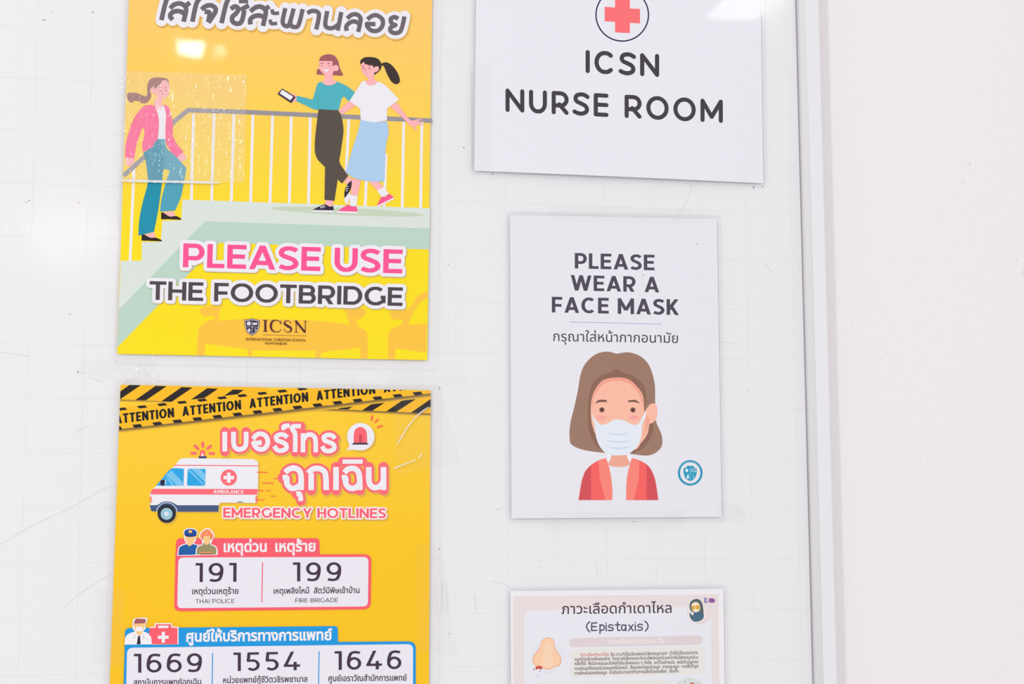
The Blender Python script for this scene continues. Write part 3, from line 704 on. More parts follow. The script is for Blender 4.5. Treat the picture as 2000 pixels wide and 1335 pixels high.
# school crest and its line of type
G = Z(460, 600, 12.5); n_ = 'printed_school_crest'; BR = (98, 62, 70)
shield = [(215, 300, 1), (330, 292), (410, 262, 1), (490, 294), (590, 315, 1), (578, 480), (520, 600), (400, 692, 1), (280, 600), (235, 480)]
P.ink(n_, [G.c(shield)], (90, 80, 98))
P.ink(n_, [G.c([((x[0] - 402) * .92 + 402, (x[1] - 470) * .92 + 470) + tuple(x[2:]) for x in shield])], (215, 205, 215))
P.ink(n_, [G.c([((x[0] - 402) * .84 + 402, (x[1] - 470) * .84 + 470) + tuple(x[2:]) for x in shield])], (72, 66, 82))
P.ink(n_, [G.e(325, 392, 50), pos(G([(425, 365), (480, 375), (530, 365), (530, 425), (480, 432), (425, 425)])), G.c([(332, 505, 1), (368, 555), (332, 608, 1), (298, 555)])] + G.l([(408, 300), (400, 660)], 10) + G.l([(255, 468), (560, 485)], 8), (222, 216, 226))
P.ink(n_, [G.c([(455, 520), (480, 505), (520, 540), (490, 595), (465, 570)])], (150, 140, 150))
ser = G.l([(728, 305), (728, 590)], 52) + G.l([(665, 312), (792, 312)], 14) + G.l([(665, 583), (792, 583)], 14)
def var(pts, ws):      # stroke of varying width
    q = cr(G(pts), closed=False, n=4); W_ = np.interp(np.linspace(0, 1, len(q)), np.linspace(0, 1, len(ws)), ws) / G.k / 2; L, R_ = [], []
    for i in range(len(q)):
        a = np.array(q[max(0, i - 1)]); b = np.array(q[min(len(q) - 1, i + 1)]); d = (b - a) / np.linalg.norm(b - a); n = np.array([-d[1], d[0]])
        L.append(tuple(np.array(q[i]) + n * W_[i])); R_.append(tuple(np.array(q[i]) - n * W_[i]))
    return [pos(L + R_[::-1])]
ser += var([(1108, 400), (1065, 335), (985, 312), (900, 340), (862, 450), (895, 555), (985, 600), (1070, 585), (1115, 525)], [26, 16, 20, 45, 56, 42, 18, 16, 10]) + G.l([(1110, 318), (1110, 410)], 12)
ser += var([(1362, 400), (1325, 345), (1270, 322), (1210, 345), (1200, 400), (1275, 455), (1352, 505), (1350, 575), (1285, 605), (1225, 590), (1188, 520)], [14, 14, 16, 30, 48, 60, 52, 34, 16, 14, 14])
ser += G.l([(1480, 330), (1480, 605)], 18) + G.l([(1470, 330), (1700, 612)], 50) + G.l([(1705, 335), (1705, 610)], 18) + G.l([(1435, 328), (1510, 328)], 12) + G.l([(1435, 605), (1525, 605)], 12) + G.l([(1665, 335), (1752, 335)], 12)
P.ink(n_, ser, BR)
P.ink(n_, G.l([(665, 668), (1740, 694)], 9), (150, 105, 70))
P.ink(n_, typeset('INTERNATIONAL CHRISTIAN SCHOOL', *G([(258, 808)])[0], *G([(1720, 834)])[0], 5.2, bold=.18), (130, 85, 62))
P.ink(n_, typeset('NONTHABURI', *G([(722, 904)])[0], *G([(1250, 914)])[0], 4.6, bold=.18), (130, 85, 62))
P.done()

# ------------------------------------------------------------------ emergency hotlines poster
P = Sheet('hotlines_poster', 'orange yellow laminated poster with an ambulance and phone numbers reading EMERGENCY HOTLINES', 'poster',
          [(235.5, 751), (841.2, 762), (836, 1598), (205, 1600)], [(223, 741), (861, 753), (856, 1612), (192, 1612)], SY - .0002,
          base=ramp_mat('orange_poster_print', [(0, (254, 196, 44)), (.45, (255, 199, 56)), (.8, (255, 204, 74)), (1, (255, 206, 70))], at(500, 1335)[2], at(500, 760)[2]))
Q = Z(210, 740, 6.0606); Q2 = Z(520, 740, 6.0606); RD = (255, 116, 126); TY = (255, 190, 62); TD = (66, 62, 62)
# warning tape bands
n_ = 'printed_warning_tape'
top = [(100, 40), (3700, 180)]
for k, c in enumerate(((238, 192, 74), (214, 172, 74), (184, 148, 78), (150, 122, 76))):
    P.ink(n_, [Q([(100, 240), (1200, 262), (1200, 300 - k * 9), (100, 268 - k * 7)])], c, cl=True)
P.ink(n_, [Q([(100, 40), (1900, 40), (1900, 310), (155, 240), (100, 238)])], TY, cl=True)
P.ink(n_, [pos(Q([(x, y0), (x + 240, y0 - 168), (x + 370, y0 - 162), (x + 125, y0 + 5)])) for x, y0 in ((25, 233), (330, 246), (637, 262), (940, 275), (1245, 290))], TD, cl=True)
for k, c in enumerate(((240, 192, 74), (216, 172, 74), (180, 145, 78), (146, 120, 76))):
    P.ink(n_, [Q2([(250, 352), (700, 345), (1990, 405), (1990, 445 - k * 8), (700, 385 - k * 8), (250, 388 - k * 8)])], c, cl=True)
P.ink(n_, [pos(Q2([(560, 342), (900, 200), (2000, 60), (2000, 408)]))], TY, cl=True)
P.ink(n_, [pos(Q2([(x, y0), (x + 250, y0 - 172), (x + 385, y0 - 168), (x + 120, y0 + 5)])) for x, y0 in ((560, 340), (850, 354), (1135, 370), (1420, 382), (1712, 396))], TD, cl=True)
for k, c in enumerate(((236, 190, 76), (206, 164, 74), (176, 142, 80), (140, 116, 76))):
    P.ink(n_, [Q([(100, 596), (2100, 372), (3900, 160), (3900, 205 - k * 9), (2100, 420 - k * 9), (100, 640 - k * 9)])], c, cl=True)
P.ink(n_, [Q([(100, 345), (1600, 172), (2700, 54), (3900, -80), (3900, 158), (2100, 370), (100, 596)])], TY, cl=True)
P.ink(n_, [pos(Q([(110 + i * 237, 345 - i * 26.5), (205 + i * 237, 334 - i * 26.5), (235 + i * 237, 362 - i * 26.5), (140 + i * 237, 374 - i * 26.5)])) for i in range(16)], TD, cl=True)
P.ink(n_, [pos(Q([(54 + i * 237, 568 - i * 27.4), (152 + i * 237, 557 - i * 27.4), (178 + i * 237, 591 - i * 27.4), (82 + i * 237, 604 - i * 27.4)])) for i in range(17)], TD, cl=True)
lt = []
for i in range(-0, 5):
    x = 92 + 794 * i; y = 530 - 92.5 * i
    a, b = Q([(x, y), (x + 698, y - 81)])
    lt += letters('ATTENTION', a[0], a[1], b[0], b[1], 18.4, .245, gap=.10, lean=-.05)
P.ink('printed_tape_lettering', lt, (58, 52, 48), cl=True)
P.ink(n_, [rquad([(842, 740), (900, 740), (900, 764.5), (842, 763)], 0)], TY, cl=True)
# thai headline
H = st(Q, 56, [(1388, 622), (1388, 856)], [(1492, 622), (1492, 755), (1515, 812), (1565, 832), (1618, 810), (1640, 755), (1640, 622)],
       [(1722, 710), (1760, 662), (1815, 646), (1872, 672), (1898, 740), (1872, 808), (1815, 832), (1755, 805), (1728, 755, 1), (1826, 752, 1)])
H += st(Q2, 54, [(250, 690), (215, 662), (165, 655), (118, 680), (128, 722), (180, 742), (232, 772), (236, 820), (185, 846), (130, 838), (95, 790)], [(215, 600), (205, 565), (235, 552), (278, 550)],
        [(342, 862), (342, 650), (312, 600), (318, 560), (410, 556)], [(435, 640), (435, 866)], [(440, 725), (470, 672), (525, 655), (572, 685), (585, 750), (585, 866)],
        [(815, 700), (780, 668), (730, 660), (684, 684), (694, 726), (745, 746), (798, 776), (802, 824), (750, 850), (695, 842), (660, 795)])
H += st(Q2, 66, [(225, 1105), (265, 1068), (330, 1052), (390, 1082), (412, 1150), (412, 1312)], [(195, 1168), (242, 1168), (245, 1235), (285, 1285), (345, 1288), (410, 1245)],
        [(495, 1112), (545, 1068), (605, 1055), (665, 1075), (702, 1130), (710, 1312)], [(532, 1110), (532, 1312)], [(826, 1040), (826, 1312)],
        [(925, 1108), (962, 1068), (1025, 1055), (1078, 1082), (1103, 1150), (1108, 1312)], [(895, 1170), (938, 1170), (942, 1235), (985, 1285), (1045, 1288), (1105, 1245)],
        [(1214, 1040), (1216, 1200), (1240, 1260), (1290, 1284), (1350, 1260), (1392, 1200)], [(1388, 1040), (1388, 1312)])
H += st(Q2, 50, [(903, 976), (1140, 976)])
R4 = Z(520, 860, 7.852)
H += st(R4, 74, [(462, 820), (515, 820), (532, 925)])
P.ink('printed_headline', thick(H, 5.0, 'r', 3.0, 3.2), (222, 182, 88))
P.ink('printed_headline', thick(H, 4.6, 'r'), RD)
P.ink('printed_headline', thick(H), (236, 235, 240))
eh = ('EMERGENCY HOTLINES', 436, 1010.2, 754, 1011.5, 19.4, .235)
P.ink('printed_lettering#eh', letters(eh[0], eh[1] + 2.5, eh[2] + 2.5, eh[3] + 2.5, eh[4] + 2.5, eh[5], eh[6], grow=.16, gap=.10, lean=0), (218, 176, 90))
# ambulance
a_ = Z(280, 860, 7.852); n_ = 'printed_ambulance'
body = [(100, 1040), (105, 990), (100, 830), (120, 770), (170, 720, 1), (480, 380), (540, 305), (600, 272), (700, 268, 1), (1680, 282, 1), (1730, 305), (1760, 370), (1755, 830, 1), (1720, 860), (1725, 955, 1), (1230, 950), (1170, 970), (1155, 1000, 1), (1150, 1090, 1), (160, 1085, 1)]
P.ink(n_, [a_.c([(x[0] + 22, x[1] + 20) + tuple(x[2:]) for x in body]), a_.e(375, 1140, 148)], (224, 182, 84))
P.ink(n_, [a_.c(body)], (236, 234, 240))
P.ink('printed_lettering#eh', letters(*eh, grow=.135, gap=.10, lean=0), (244, 236, 236))
P.ink('printed_lettering#eh', letters(*eh, gap=.10, lean=0), (250, 108, 124))
NV = (84, 98, 132)
P.ink(n_, [a_.c([(100, 990, 1), (215, 985), (280, 945), (360, 930), (440, 945), (520, 990, 1), (1155, 990, 1), (1150, 1090, 1), (540, 1090, 1), (180, 1085), (120, 1070)])], NV)
P.ink(n_, a_.l([(200, 1090), (225, 1025), (290, 965), (360, 950), (430, 965), (495, 1025), (520, 1090)], 14, curve=True), (190, 205, 225))
P.ink(n_, [a_.c([(1420, 945, 1), (1480, 932), (1560, 948, 1)]), ], NV)
P.ink(n_, [a_([(150, 738), (1750, 742), (1750, 828), (105, 824), (120, 775)])] + a_.l([(470, 378), (1755, 385)], 14), RD)
P.ink(n_, [a_.c([(425, 432), (610, 430), (622, 445), (615, 680), (600, 690), (215, 690), (205, 680), (300, 570)]), rquad(a_([(680, 430), (955, 432), (948, 692), (668, 690)]), 3)], (66, 168, 226))
for q in ([(345, 525), (430, 455), (610, 645), (600, 690), (515, 690)], [(345, 560), (360, 548), (480, 690), (440, 690)], [(680, 450), (700, 432), (945, 680), (930, 692)], [(735, 432), (870, 432), (950, 515), (948, 640)]):
    P.ink(n_, [pos(a_(q))], (128, 198, 234))
P.ink(n_, [a_.c([(265, 612), (325, 606), (328, 640), (318, 690, 1), (265, 690, 1)])], (66, 64, 78)); P.ink(n_, a_.l([(342, 600), (342, 668)], 14), (225, 235, 245))
P.ink(n_, [a_.e(1310, 566, 124)], RD); P.ink(n_, a_.l([(1228, 566), (1392, 566)], 54) + a_.l([(1310, 490), (1310, 645)], 54), (240, 236, 240))
P.ink(n_, letters('AMBULANCE', *a_([(1075, 808)])[0], *a_([(1535, 812)])[0], 6.9, .21, gap=.15, lean=0), (240, 236, 240))
P.ink(n_, [a_.e(358, 1120, 142)], (66, 68, 74)); P.ink(n_, [a_.e(356, 1122, 90)], (165, 205, 218)); P.ink(n_, [a_.e(356, 1122, 66)], (140, 188, 205)); P.ink(n_, [a_.e(356, 1122, 44)], (190, 218, 228)); P.ink(n_, [a_.e(356, 1120, 24)], (228, 222, 236))
P.ink(n_, [a_.c([(102, 850), (125, 870), (128, 940), (104, 945)])], (255, 150, 130))
P.ink(n_, [a_.c([(1720, 860, 1), (1745, 860), (1745, 950), (1722, 950, 1)])], (250, 130, 125))
P.ink(n_, a_.l([(848, 255), (968, 255)], 32), (84, 84, 124)); P.ink(n_, [a_.c([(865, 238, 1), (872, 165), (910, 145), (940, 165), (948, 238, 1)])], (255, 112, 122)); P.ink(n_, [a_.c([(885, 238, 1), (905, 185), (930, 238, 1)])], (255, 226, 210))
for q in ([(912, 35), (912, 90)], [(790, 78), (838, 124)], [(1032, 82), (985, 122)], [(740, 192), (800, 194)], [(1018, 194), (1078, 200)]):
    P.ink(n_, a_.l(q, 40, 'r'), RD)
P.ink(n_, a_.l([(1740, 485), (1905, 487)], 14) + a_.l([(1822, 650), (2000, 652)], 14) + a_.l([(1750, 765), (1855, 766)], 12) + a_.l([(1895, 766), (1950, 768)], 12) + a_.l([(1735, 905), (1855, 906)], 12) + R4.l([(0, 650), (108, 652)], 13) + R4.l([(115, 580), (175, 582)], 12) + R4.l([(5, 767), (62, 768)], 12) + R4.l([(65, 850), (140, 853)], 12) + R4.l([(-10, 487), (20, 487)], 12), (246, 118, 88))
# siren bubble
n_ = 'printed_siren'
P.ink(n_, [ell(706, 855, 28.5, 27)], (222, 184, 96))
P.ink(n_, [pos(Q2.e(1118, 680, 162)), pos(Q2.c([(985, 760, 1), (975, 805), (945, 845, 1), (1010, 835), (1100, 840, 1)]))], (236, 234, 242))
P.ink(n_, [Q2.c([(1035, 752, 1), (1038, 640), (1065, 585), (1115, 565), (1165, 588), (1190, 640), (1195, 752, 1)])], (255, 112, 120))
P.ink(n_, Q2.l([(1116, 655), (1116, 752)], 34) , (205, 88, 100))
P.ink(n_, [Q2.c([(1035, 752, 1), (1190, 752, 1), (1213, 775, 1), (1012, 775, 1)])], (84, 74, 92))
P.ink(n_, Q2.l([(1258, 428), (1245, 492)], 22) + Q2.l([(1328, 472), (1286, 515)], 20) + Q2.l([(1380, 550), (1312, 570)], 20), (250, 118, 92))
# number boxes
U = Z(210, 1020, 6.0606); U2 = Z(520, 1020, 6.0606); V7 = Z(210, 1190, 6.0606); V8 = Z(520, 1190, 6.0606)
n_ = 'printed_police_box'
P.ink(n_, [rquad([U([(815, 185)])[0], U2([(628, 185)])[0], U2([(632, 420)])[0], U([(805, 420)])[0]], [9, 7, 0, 0]),
           rquad([U([(805, 378)])[0], U2([(1244, 375)])[0], U2([(1236, 1024)])[0], U([(790, 1048)])[0]], [0, 14, 14, 12])], (252, 104, 118))
P.ink(n_, [rquad([U([(838, 412)])[0], U2([(1210, 406)])[0], U2([(1204, 992)])[0], U([(825, 1012)])[0]], [11, 10, 10, 9])], (233, 230, 238))
P.ink(n_, rib([U([(1836, 470)])[0], U([(1826, 945)])[0]], 1.9), (238, 92, 124))
n_ = 'printed_hospital_box'; BL_ = (30, 156, 222)
P.ink(n_, [rquad([V7([(208, 218)])[0], V8([(846, 194)])[0], V8([(852, 420)])[0], V7([(200, 460)])[0]], [9, 7, 0, 0]),
           rquad([V7([(204, 400)])[0], V8([(1770, 374)])[0], (812, 1500), (237, 1500)], [0, 15, 0, 0])], BL_)
P.ink(n_, [rquad([V7([(232, 450)])[0], V8([(1738, 407)])[0], (806, 1494), (243, 1494)], [12, 11, 0, 0])], (233, 230, 238))
P.ink(n_, rib([V7([(1244, 512)])[0], (413.5, 1400)], 2.1) + rib([V8([(626, 490)])[0], (621, 1400)], 2.1), BL_)
NK = (84, 72, 84)
def num(s, zz, xa, ya, xb, yb, h): P.ink('printed_number#' + s, letters(s, *zz([(xa, ya)])[0], *zz([(xb, yb)])[0], h / 6.0606, .172, gap=.27, lean=.0, r=.76), NK)
P.ink('printed_number#191', letters('191', *U([(1040, 703)])[0], *U([(1526, 700)])[0], 37, .172, gap=.30, lean=.01, r=.76), NK)
P.ink('printed_number#199', letters('199', *U2([(316, 695)])[0], *U2([(888, 692)])[0], 37, .172, gap=.30, lean=.0, r=.76), NK)
num('1669', V7, 312, 746, 1118, 738, 224); num('1554', V7, 1490, 727, 1879 + 400, 715, 220); num('1646', V8, 810, 713, 1600, 702, 222)
tx = 'printed_lettering'
P.ink(tx + '#808', typeset('เหตุด่วน', *U([(1380, 345)])[0], *U([(1880, 342)])[0], 16.0, lean=0, bold=1.7), (240, 236, 240))
P.ink(tx + '#809', typeset('เหตุร้าย', *U2([(112, 342)])[0], *U2([(578, 338)])[0], 16.0, lean=0, bold=1.7), (240, 236, 240))
P.ink(tx + '#810', typeset('ศูนย์ให้บริการทางการแพทย์', *V7([(938, 376)])[0], *V8([(775, 356)])[0], 16.0, lean=0, bold=1.8), (240, 236, 240))
P.ink(tx + '#811', typeset('เหตุด่วนเหตุร้าย', *U([(1002, 846)])[0], *U([(1548, 843)])[0], 9.3, lean=0, bold=.45), NK)
P.ink(tx + '#812', typeset('เหตุเพลิงไหม้  สัตว์มีพิษเข้าบ้าน', *U2([(88, 840)])[0], *U2([(1103, 832)])[0], 8.8, lean=0, bold=.45), NK)
P.ink(tx + '#813', letters('THAI POLICE', *U([(1042, 955)])[0], *U([(1502, 952)])[0], 8.2, .13, gap=.17, lean=0), NK)
P.ink(tx + '#814', letters('FIRE BRIGADE', *U2([(345, 945)])[0], *U2([(850, 940)])[0], 8.0, .14, gap=.17, lean=0), NK)
P.ink(tx + '#815', typeset('สถาบันการแพทย์ฉุกเฉิน', *V7([(310, 893)])[0], *V7([(1106, 884)])[0], 9.2, lean=0, bold=.45), NK)
P.ink(tx + '#816', typeset('หน่วยแพทย์กู้ชีวิตวชิรพยาบาล', *V7([(1370, 868)])[0], *V8([(484, 852)])[0], 9.2, lean=0, bold=.45), NK)
P.ink(tx + '#817', typeset('ศูนย์เอราวัณสำนักการแพทย์', *V8([(738, 846)])[0], *V8([(1662, 838)])[0], 9.2, lean=0, bold=.45), NK)
# officer, firefighter
def halo(loops, g):
    o = [pos(l) for l in loops]
    for l in loops: o += rib(l, 2 * g, True)
    return o
n_ = 'printed_police_officer'; FS = (253, 200, 140); WH = (242, 238, 242)
cap_ = U.c([(908, 118), (930, 85), (980, 75), (1035, 88), (1058, 120), (1040, 150), (1038, 190), (1030, 215), (1000, 245, 1), (1000, 255, 1), (1070, 275), (1090, 330), (1090, 385, 1), (838, 385, 1), (850, 300), (890, 270), (945, 255, 1), (945, 240, 1), (920, 200), (918, 150)])
P.ink(n_, clip(halo([cap_], 1.9), U([(700, 0), (1400, 0), (1400, 383), (700, 395)])), WH)
P.ink(n_, [U.c([(838, 385, 1), (850, 300), (890, 270), (945, 255), (1010, 255), (1070, 275), (1090, 330), (1095, 378, 1)])], (52, 104, 168))
P.ink(n_, [U.c([(945, 225, 1), (1008, 225, 1), (1010, 255, 1), (968, 282, 1), (940, 255, 1)]), ], FS)
P.ink(n_, [U.c([(918, 155), (940, 160), (1030, 160), (1042, 155), (1035, 200), (1000, 245), (965, 250), (935, 225)])], FS)
P.ink(n_, [U.c([(908, 118), (930, 85), (980, 75), (1035, 88), (1056, 120), (1042, 160), (1000, 165), (925, 160)])], (48, 92, 158))
P.ink(n_, [U.c([(925, 140), (980, 150), (1040, 138), (1038, 158), (980, 170), (925, 160)])], (38, 74, 140))
P.ink(n_, [rquad(U([(960, 90), (1000, 90), (1000, 122), (960, 122)]), 1.5)], (255, 186, 108))
n_ = 'printed_firefighter'
ff = U.c([(1175, 75), (1225, 100), (1258, 160), (1235, 190), (1222, 230), (1215, 262), (1270, 285), (1290, 320), (1292, 378, 1), (1055, 378, 1), (1058, 320), (1080, 280), (1130, 262), (1125, 200), (1095, 165), (1110, 120)])
P.ink(n_, clip(halo([ff], 1.9), U([(700, 0), (1400, 0), (1400, 381), (700, 391)])), WH)
P.ink(n_, [U.c([(1055, 378, 1), (1058, 320), (1080, 282), (1130, 262), (1140, 240), (1210, 240), (1218, 262), (1270, 285), (1288, 320), (1286, 375, 1)])], (158, 150, 112))
P.ink(n_, [U.c([(1130, 160), (1220, 160), (1216, 215), (1190, 258), (1160, 258), (1135, 215)])], FS)
P.ink(n_, [U.c([(1175, 78), (1222, 102), (1256, 160), (1238, 190), (1222, 195, 1), (1215, 162), (1135, 162), (1128, 195, 1), (1098, 170), (1112, 122)])], (252, 146, 104))
P.ink(n_, U.l([(1126, 165), (1126, 198)], 8) + U.l([(1222, 165), (1222, 198)], 8), (110, 80, 70)); P.ink(n_, U.l([(1100, 354), (1245, 352)], 14), (240, 150, 104)); P.ink(n_, U.l([(1100, 370), (1250, 368)], 8), (104, 84, 60)); P.ink(n_, [U.e(1175, 125, 12)], (255, 176, 130))
n_ = 'printed_doctor'
doc = V7.c([(215, 412, 1), (225, 330), (270, 290), (345, 265), (345, 255), (312, 220), (312, 150), (330, 115), (455, 108), (440, 160), (438, 215), (405, 255), (405, 265), (470, 290), (512, 330), (522, 412, 1)])
cut = V7([(100, 0), (1200, 0), (1200, 404), (100, 414)])
P.ink(n_, clip(halo([doc], 2.2), cut), WH)
P.ink(n_, [V7.c([(345, 255), (405, 255), (408, 280), (375, 305), (342, 280)]), V7.c([(318, 160), (435, 160), (436, 215), (400, 255), (350, 255), (318, 215)])], FS)
P.ink(n_, [V7.c([(315, 190, 1), (316, 145), (335, 110), (370, 105), (455, 110, 1), (448, 150), (440, 160, 1), (340, 165), (325, 165)])], (170, 104, 106))
P.ink(n_, [V7.c([(335, 208), (375, 202), (415, 208), (412, 240), (378, 258), (345, 245)])], (240, 238, 244))
P.ink(n_, [V7([(362, 310), (385, 310), (392, 408), (346, 410)])], (66, 62, 76))
P.ink(n_, V7.l([(325, 285), (320, 320), (300, 345)], 5, curve=True) + V7.l([(425, 285), (430, 325), (458, 335)], 5, curve=True) + V7.l([(425, 325), (418, 355)], 5), (170, 174, 188))
n_ = 'printed_first_aid_case'
case = [V7.c([(498, 218, 1), (570, 212, 1), (572, 172, 1), (750, 172, 1), (752, 210, 1), (828, 215, 1), (828, 408, 1), (525, 410, 1), (515, 320), (495, 300)])]
P.ink(n_, clip(halo(case, 2.2), V7([(478, 0), (1200, 0), (1200, 404), (522, 414)])), WH)
P.ink(n_, case, (252, 104, 116)); P.ink(n_, [rquad(V7([(598, 188), (722, 188), (724, 216), (596, 218)]), 2)] + V7.l([(596, 326), (724, 326)], 38, 'b') + V7.l([(660, 262), (660, 390)], 38, 'b'), (238, 234, 240))
P.done()

# ------------------------------------------------------------------ nurse room sign (its lower edge curls off the board)
nb = at(1208, 345)
def curl(x, z):
    u = (x - at(930, 300)[0]) / (at(1490, 300)[0] - at(930, 300)[0]); t = max(0.0, (nb[2] + .08 - z) / .08)
    return .0024 * t * t * max(0.0, math.sin(math.pi * min(1, max(0, .1 + u * .8)))) + .0002 * math.sin(3.1 * u + .4)
P = Sheet('nurse_room_sign', 'laminated white landscape sheet with a red cross reading ICSN NURSE ROOM', 'sign',
          [(931, -76), (1485, -60), (1490.5, 358), (926, 333.5)], [(923, -86), (1492, -72), (1497, 364.5), (919, 340)], SY, white=(233, 232, 239), bulge=curl)
N5 = Z(970, 0, 4.348)
P.ink('printed_red_cross', rib(ell(1215.2, 29, 51.3, n=48), 2.7, True), (64, 66, 92))
P.ink('printed_red_cross', [pos(N5([(1005, -32), (1131, -28), (1131, 72), (1217, 76), (1217, 200), (1131, 194), (1131, 282), (1005, 275), (1005, 186), (917, 181), (917, 58), (1005, 64)]))], (255, 122, 126))
P.ink('printed_lettering#icsn', letters('ICSN', 1143.6, 142.6, 1287.4, 150.6, 45, .185, gap=.20, lean=.0, rnd=True), (82, 79, 82))
P.ink('printed_lettering', letters('NURSE ROOM', 987.2, 218.3, 1411.8, 240.2, 45.6, .178, gap=.20, lean=.0, rnd=True), (82, 79, 82))
P.done()

# ------------------------------------------------------------------ face mask sign
P = Sheet('face_mask_sign', 'laminated white sheet with a masked brown-haired woman reading PLEASE WEAR A FACE MASK', 'sign',
          [(996, 419.5), (1400, 427), (1409.5, 1009), (999, 1012)], [(990, 413), (1407, 420.5), (1415, 1016.5), (993, 1020)], SY, white=(231, 230, 237))
MK = (92, 88, 97)
W4 = Z(1060, 470, 6.067)
for s_, a, b, h in (('PLEASE', (380, 327), (1325, 350), 30.3), ('WEAR A', (330, 588), (1382, 611), 30.2), ('FACE MASK', (108, 848), (1622, 880), 30.6)):
    P.ink('printed_lettering#' + s_, letters(s_, *W4([a])[0], *W4([b])[0], h, .225, gap=.13, lean=.0), MK)
P.ink('printed_rule', rib(W4([(318, 961), (1408, 986)]), .9), (120, 165, 205))
P.ink('printed_lettering#th', typeset('กรุณาใส่หน้ากากอนามัย', *W4([(125, 1187)])[0], *W4([(1603, 1210)])[0], 14.8, lean=0, bold=.25), MK)
m_ = Z(1070, 670, 4.17); n_ = 'printed_masked_woman'; HR = (160, 128, 112)
P.ink(n_, [m_.c([(562, 85, 1), (480, 68), (390, 90), (310, 160), (268, 250), (245, 380), (215, 520), (182, 660), (178, 780), (200, 830), (300, 870), (490, 896, 1), (560, 700, 1), (700, 700, 1), (660, 898, 1), (800, 914), (880, 890), (930, 830), (925, 740), (880, 630), (874, 480), (870, 330), (830, 190), (760, 110), (660, 74)])], HR)
P.ink(n_, [m_.c([(480, 892, 1), (400, 840), (345, 740), (325, 600), (335, 430), (370, 320), (440, 260), (520, 232), (560, 205, 1), (600, 232), (700, 270), (780, 340), (805, 450), (790, 560), (850, 600), (860, 700), (800, 830), (700, 895, 1)])], (146, 112, 98))
P.ink(n_, [pos(m_.c([(350, 560), (360, 440), (400, 350), (460, 295), (560, 278), (650, 290), (720, 345), (775, 430), (785, 560, 1), (830, 500), (868, 492), (892, 530), (885, 610), (850, 650), (828, 660), (810, 740), (760, 810), (700, 870), (500, 870), (420, 800), (365, 680)]))], (250, 190, 168))
P.ink(n_, [m_.c([(400, 350), (460, 295), (560, 278), (650, 290), (720, 345), (770, 430), (778, 520, 1), (740, 410), (680, 340), (620, 312), (560, 303), (500, 312), (440, 345), (385, 420), (358, 540, 1), (365, 430)])], (240, 166, 146))
P.ink(n_, [m_.c([(785, 575, 1), (800, 600), (790, 700), (765, 790, 1), (828, 655), (818, 600)])], (242, 172, 152))
P.ink(n_, [m_.e(436, 606, 44, 18), m_.e(702, 606, 44, 18)], (246, 172, 165))
P.ink(n_, [m_.c([(382, 490, 1), (415, 462), (478, 460, 1), (482, 480, 1), (430, 478)]), m_.c([(652, 480, 1), (656, 464, 1), (715, 462), (752, 492, 1), (705, 478)]), m_.e(440, 542, 21), m_.e(693, 543, 21)], (128, 98, 88))
P.ink(n_, [m_.e(440, 542, 9), m_.e(693, 543, 9)], (90, 68, 66))
P.ink(n_, [m_.c([(518, 900, 1), (640, 900, 1), (660, 960), (668, 985), (620, 1003), (540, 1003), (490, 985), (510, 950)])], (238, 172, 150))
P.ink(n_, [pos(m_.c([(352, 560, 1), (385, 620), (435, 662), (490, 650), (535, 624), (580, 620), (625, 630), (680, 658), (720, 664), (750, 640), (775, 590), (806, 548, 1), (795, 600), (770, 660), (760, 760), (735, 830), (680, 885), (640, 908), (500, 908), (430, 850), (395, 770), (380, 670)]))], (228, 234, 243))
for y in (728, 790, 842):
    P.ink(n_, [m_.c([(475, y - 2, 1), (580, y + 8), (685, y - 4, 1), (640, y + 14), (580, y + 20), (520, y + 14)])], (205, 222, 238))
P.ink(n_, [pos(m_([(480, 900), (518, 908), (505, 960), (492, 960)])), m_([(640, 908), (665, 898), (690, 930), (662, 962)])], (240, 239, 245))
RC = (244, 110, 108)
P.ink(n_, [m_.c([(472, 935, 1), (410, 955), (330, 1010), (285, 1090), (265, 1180), (250, 1276, 1), (525, 1276, 1), (525, 1190), (510, 1060), (490, 980)]), m_.c([(685, 933, 1), (750, 955), (820, 1000), (865, 1080), (885, 1170), (900, 1276, 1), (638, 1276, 1), (640, 1150), (655, 1040)])], RC)
P.ink(n_, [m_.c([(352, 992, 1), (300, 1050), (275, 1150), (250, 1276, 1), (352, 1276, 1)]), m_.c([(805, 985, 1), (850, 1050), (880, 1150), (900, 1276, 1), (803, 1276, 1)])], (212, 94, 100))
P.ink(n_, [m_.c([(472, 935, 1), (412, 952, 1), (425, 1100), (468, 1276, 1), (525, 1276, 1), (525, 1190), (510, 1060), (490, 980)]), m_.c([(685, 933, 1), (745, 952, 1), (740, 1100), (700, 1276, 1), (638, 1276, 1), (640, 1150), (655, 1040)])], (250, 140, 128))
n_ = 'printed_school_seal'; c8 = Z(1310, 880, 16.6875); SB = (54, 152, 188)
P.ink(n_, rib(c8.e(636, 715, 368, 382, n=40), 66 / 16.69, True), SB)
P.ink(n_, [pos(c8.c([(535, 490, 1), (635, 484), (735, 490, 1), (770, 545), (845, 570, 1), (845, 720), (800, 860), (720, 945), (635, 980, 1), (550, 945), (470, 860), (425, 720), (420, 570, 1), (500, 545)]))], SB)
P.ink(n_, c8.l([(636, 495), (636, 970)], 26) + c8.l([(440, 742), (835, 742)], 14), (120, 196, 216))
P.ink(n_, [c8.e(525, 635, 52, 60), c8.c([(560, 760, 1), (602, 850), (560, 935, 1), (515, 850)])] + rib(c8([(680, 590), (812, 590), (812, 680), (680, 680)]), 1.0, True) + c8.l([(745, 590), (745, 680)], 14), (205, 232, 242))
P.ink(n_, [c8.c([(690, 820), (720, 780), (760, 790), (780, 830), (750, 920), (710, 900)])], (110, 180, 205))
dots = []
